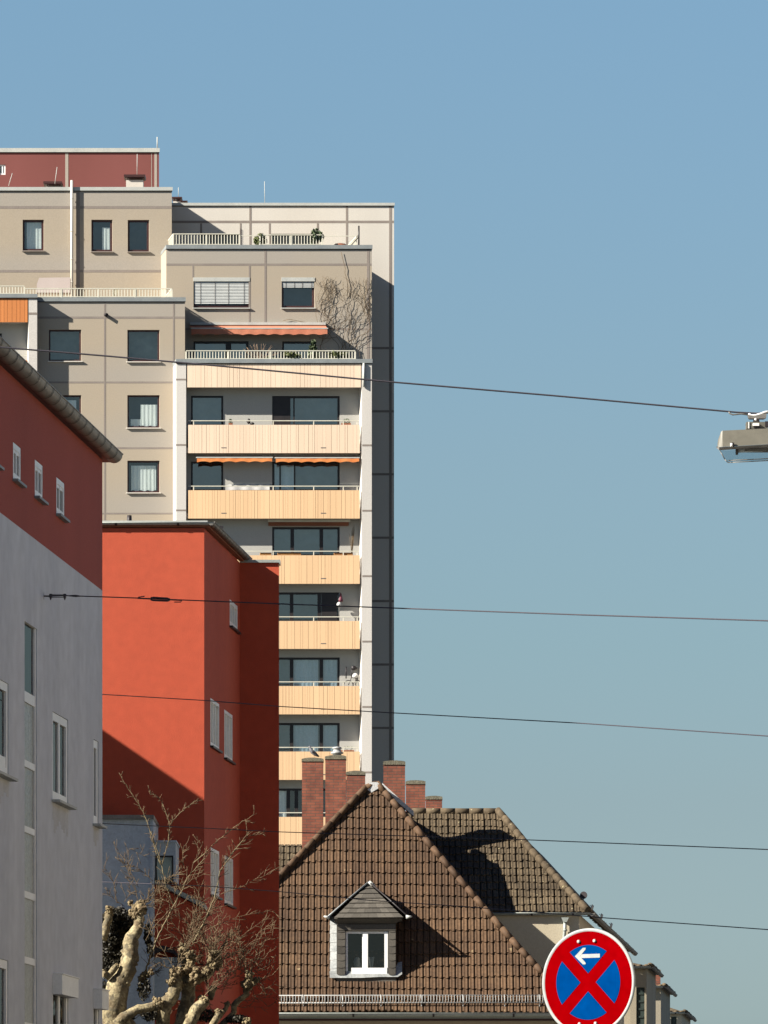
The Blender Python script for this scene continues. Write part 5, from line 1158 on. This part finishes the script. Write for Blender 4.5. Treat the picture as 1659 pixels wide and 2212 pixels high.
# housing: trapezoid end profile swept sideways; ends bevelled
xr_ = 3100-0   # right end in zoom units (mirror of the left end about the hanger)
mb = MB(); hw = .13
def ringL(x, yt, yb, wt, wb): return [L3(x,yb,-wb), L3(x,yt,-wt), L3(x,yt,wt), L3(x,yb,wb)]
secs = [ringL(565,1080,1165,.03,.08), ringL(580,1000,1165,.06,.11), ringL(640,830,1160,.075,.13), ringL(675,805,1158,.08,.135), ringL(1700,755,1100,.08,.135), ringL(2150,760,1110,.075,.13), ringL(2220,1080,1120,.03,.08)]
pts = [p for s_ in secs for p in s_]; fs = [(4*i+j, 4*i+(j+1)%4, 4*i+4+(j+1)%4, 4*i+4+j) for i in range(len(secs)-1) for j in range(4)]
mb.add(pts, fs+[(0,1,2,3), tuple(4*(len(secs)-1)+j for j in (3,2,1,0))], 0); mb.build('housing', M['lampgrey'], lamp)
mb = MB(); secs = [ringL(540,1150,1175,.085,.06), ringL(600,1166,1235,.14,.13), ringL(1700,1102,1165,.14,.13), ringL(2235,1110,1170,.09,.06)]
pts = [p for s_ in secs for p in s_]; mb.add(pts, [(4*i+j, 4*i+(j+1)%4, 4*i+4+(j+1)%4, 4*i+4+j) for i in range(3) for j in range(4)]+[(0,1,2,3),(15,14,13,12)]); mb.build('rim', M['gutter'], lamp)
mb = MB(); secs = [ringL(620,1236,1262,.125,.12), ringL(720,1236,1430,.125,.10), ringL(790,1234,1500,.125,.085), ringL(1700,1170,1455,.125,.085), ringL(2080,1172,1450,.12,.08), ringL(2180,1172,1230,.11,.10)]
pts = [p for s_ in secs for p in s_]; mb.add(pts, [(4*i+j, 4*i+(j+1)%4, 4*i+4+(j+1)%4, 4*i+4+j) for i in range(5) for j in (0,2,3)]+[(0,1,2,3)], 0, 1, False); mb.build('bowl', BOWL, lamp)
mb = MB()
for (x0_, y0_, x1_, y1_, d_) in ((790,1502,1700,1457,-.085),(790,1455,1700,1415,-.09),(1700,1457,2080,1452,-.085),(620,1245,725,1435,-.115),(725,1435,790,1500,-.10)): mb.tube([L3(x0_,y0_,d_), L3(x1_,y1_,d_)], .0035, 5)
mb.build('bowl_edges', M['gutter'], lamp)
mb = MB(); mb.tube([L3(960,1270), L3(1010,1268)], .022, 10, 1); mb.tube([L3(1010,1240), L3(1900,1200)], .016, 8, 0); mb.fbox(lambda a, z, d: (a, YLm+d, z), L3(1150,0)[0], L3(1700,0)[0], L3(0,1262)[2], L3(0,1215)[2], -.05, .05, 2); mb.build('lamp_tube', [M['curtain'], M['dark'], M['gutter']], lamp)
mb = MB(); mb.tube([L3(845,1120,-.14), L3(895,1118,-.14)], .014, 8, 1); mb.box(L3(845,0)[0], L3(900,0)[0], YLm-.145, YLm-.135, L3(0,1210)[2], L3(0,1125)[2], 0); mb.build('clip', [M['dark'], M['frame_wh']], lamp)
mb = MB(); mb.box(L3(1185,0)[0], L3(1650,0)[0], YLm-.05, YLm+.05, L3(0,785)[2], L3(0,635)[2], 0); mb.box(L3(1225,0)[0], L3(1245,0)[0], YLm-.056, YLm-.051, L3(0,780)[2], L3(0,640)[2], 2)
mb.box(L3(1320,0)[0], L3(1455,0)[0], YLm-.075, YLm-.052, L3(0,730)[2], L3(0,675)[2], 2); mb.box(L3(1340,0)[0], L3(1480,0)[0], YLm-.06, YLm-.0515, L3(0,765)[2], L3(0,731)[2], 1)
mb.box(L3(1590,0)[0], L3(1660,0)[0], YLm-.055, YLm+.055, L3(0,740)[2], L3(0,625)[2], 1)
mb.prism([L3(1325,635,-.03), L3(1360,545,-.03), L3(1465,545,-.03), L3(1490,635,-.03)], (0,.06,0), 1); mb.blob(tuple(L3(1395,560,-.045)), .009, 1, 10, 7, 0, 2)
mb.prism([L3(*q,-.03) for q in ((1225,450),(1245,520),(1265,540),(1580,540),(1625,515),(1635,430),(1500,450),(1400,480),(1290,470))], (0,.06,0), 3)
mb.tube([L3(*q,-.02) for q in ((1240,440),(1300,475),(1400,470),(1500,440),(1600,400),(1700,385))], .008, 6, 2)
mb.tube([L3(*q,0) for q in ((810,385),(830,430),(900,460),(980,450),(1080,440),(1230,460))], .006, 6, 3)
mb.build('hanger', [M['lampgrey'], M['dark'], M['frame_wh'], M['gutter']], lamp)

# no-stopping sign
YS = 30.6; R = .300; ang = math.radians(-33.5)                    # face turned towards the sun side
sc_ = Vector(P3(1271.5,2122,YS)); ax = Vector((math.cos(ang), math.sin(ang)*1, 0)); nn = Vector((math.sin(ang), -math.cos(ang), 0))
if nn.y > 0: nn = -nn
sign = thing('no_stopping_sign', 'round red and blue no-stopping sign with white arrow pointing left', 'traffic sign', (sc_.x, sc_.y, 0))
def SP(a, b, h=0): return sc_+ax*a*R+Vector((0,0,b*R))+nn*h
def disc(mb, r0, r1, h, m, n=72):
    if r0 == 0: mb.add([SP(r1*math.cos(2*math.pi*i/n), r1*math.sin(2*math.pi*i/n), h) for i in range(n)], [tuple(range(n))], m)
    else:
        pts = [SP(r*math.cos(2*math.pi*i/n), r*math.sin(2*math.pi*i/n), h) for r in (r0, r1) for i in range(n)]
        mb.add(pts, [(i,(i+1)%n,n+(i+1)%n,n+i) for i in range(n)], m)
mb = MB(); n = 72; prof = [(1.0,-.012),(1.012,-.004),(1.008,.004),(.975,.006),(.952,.002)]
pts = [SP(r*math.cos(2*math.pi*i/n), r*math.sin(2*math.pi*i/n), h) for r, h in prof for i in range(n)]
mb.add(pts, [(k*n+i, k*n+(i+1)%n, (k+1)*n+(i+1)%n, (k+1)*n+i) for k in range(4) for i in range(n)], 0, 1, True); disc(mb, 0, 1.0, -.012, 0); mb.build('rim', M['cyan_white'], sign)
mb = MB(); disc(mb, 0, .955, .002, 0); mb.build('red_face', M['sred'], sign)
mb = MB(); ri, hwid = .70, .118
for q in range(4):
    th = math.pi/2*q; tip = hwid*math.sqrt(2); a0 = math.asin(hwid/ri); pts = [(tip, 0)]
    for i in range(17): w = -math.pi/4+a0+(math.pi/2-2*a0)*i/16; pts.append((ri*math.cos(w), ri*math.sin(w)))
    mb.poly([SP(a*math.cos(th)-b*math.sin(th), a*math.sin(th)+b*math.cos(th), .0035) for a, b in pts])
mb.build('blue_field', M['sblue'], sign)
mb = MB(); cy = .492
def bar(a, b, c, d, w):
    u_ = Vector((c-a, d-b)).normalized(); nx, ny = -u_.y*w, u_.x*w; mb.poly([SP(a+nx,b+ny,.005), SP(c+nx,d+ny,.005), SP(c-nx,d-ny,.005), SP(a-nx,b-ny,.005)])
mb.poly([SP(.26,cy+.036,.005),SP(.26,cy-.036,.005),SP(-.17,cy-.036,.005),SP(-.17,cy+.036,.005)])
arrow = [(-.285,cy),(-.11,cy+.155),(-.05,cy+.155),(-.05,cy+.125),(-.175,cy),(-.05,cy-.125),(-.05,cy-.155),(-.11,cy-.155)]
mb.poly([SP(a,b,.0056) for a, b in arrow[:5]]); mb.poly([SP(a,b,.0056) for a, b in [arrow[0]]+arrow[4:]])
mb.build('arrow', M['cyan_white'], sign)
for (a, b) in ((-.2,.765),(.145,.77),(-.18,-.775),(.17,-.77)):
    mb = MB(); mb.tube([SP(a,b,.002), SP(a,b,.010), SP(a,b,.013)], [.010,.010,.006], 10); mb.build('bolt', M['steel'], sign)
mb = MB(); c = sc_-nn*.055; mb.tube([(c.x,c.y,0),(c.x,c.y,sc_.z+.30)], .038, 14); mb.build('post', M['steel'], sign)
mb = MB()
for b in (.77,-.77): a_, b_ = SP(-.3,b,-.016), SP(.3,b,-.016); mb.tube([a_, b_], .010, 6); mb.tube([Vector((c.x,c.y,a_.z-.015)), Vector((c.x,c.y,a_.z+.015))], .043, 14)
mb.build('clamp', M['steel'], sign)
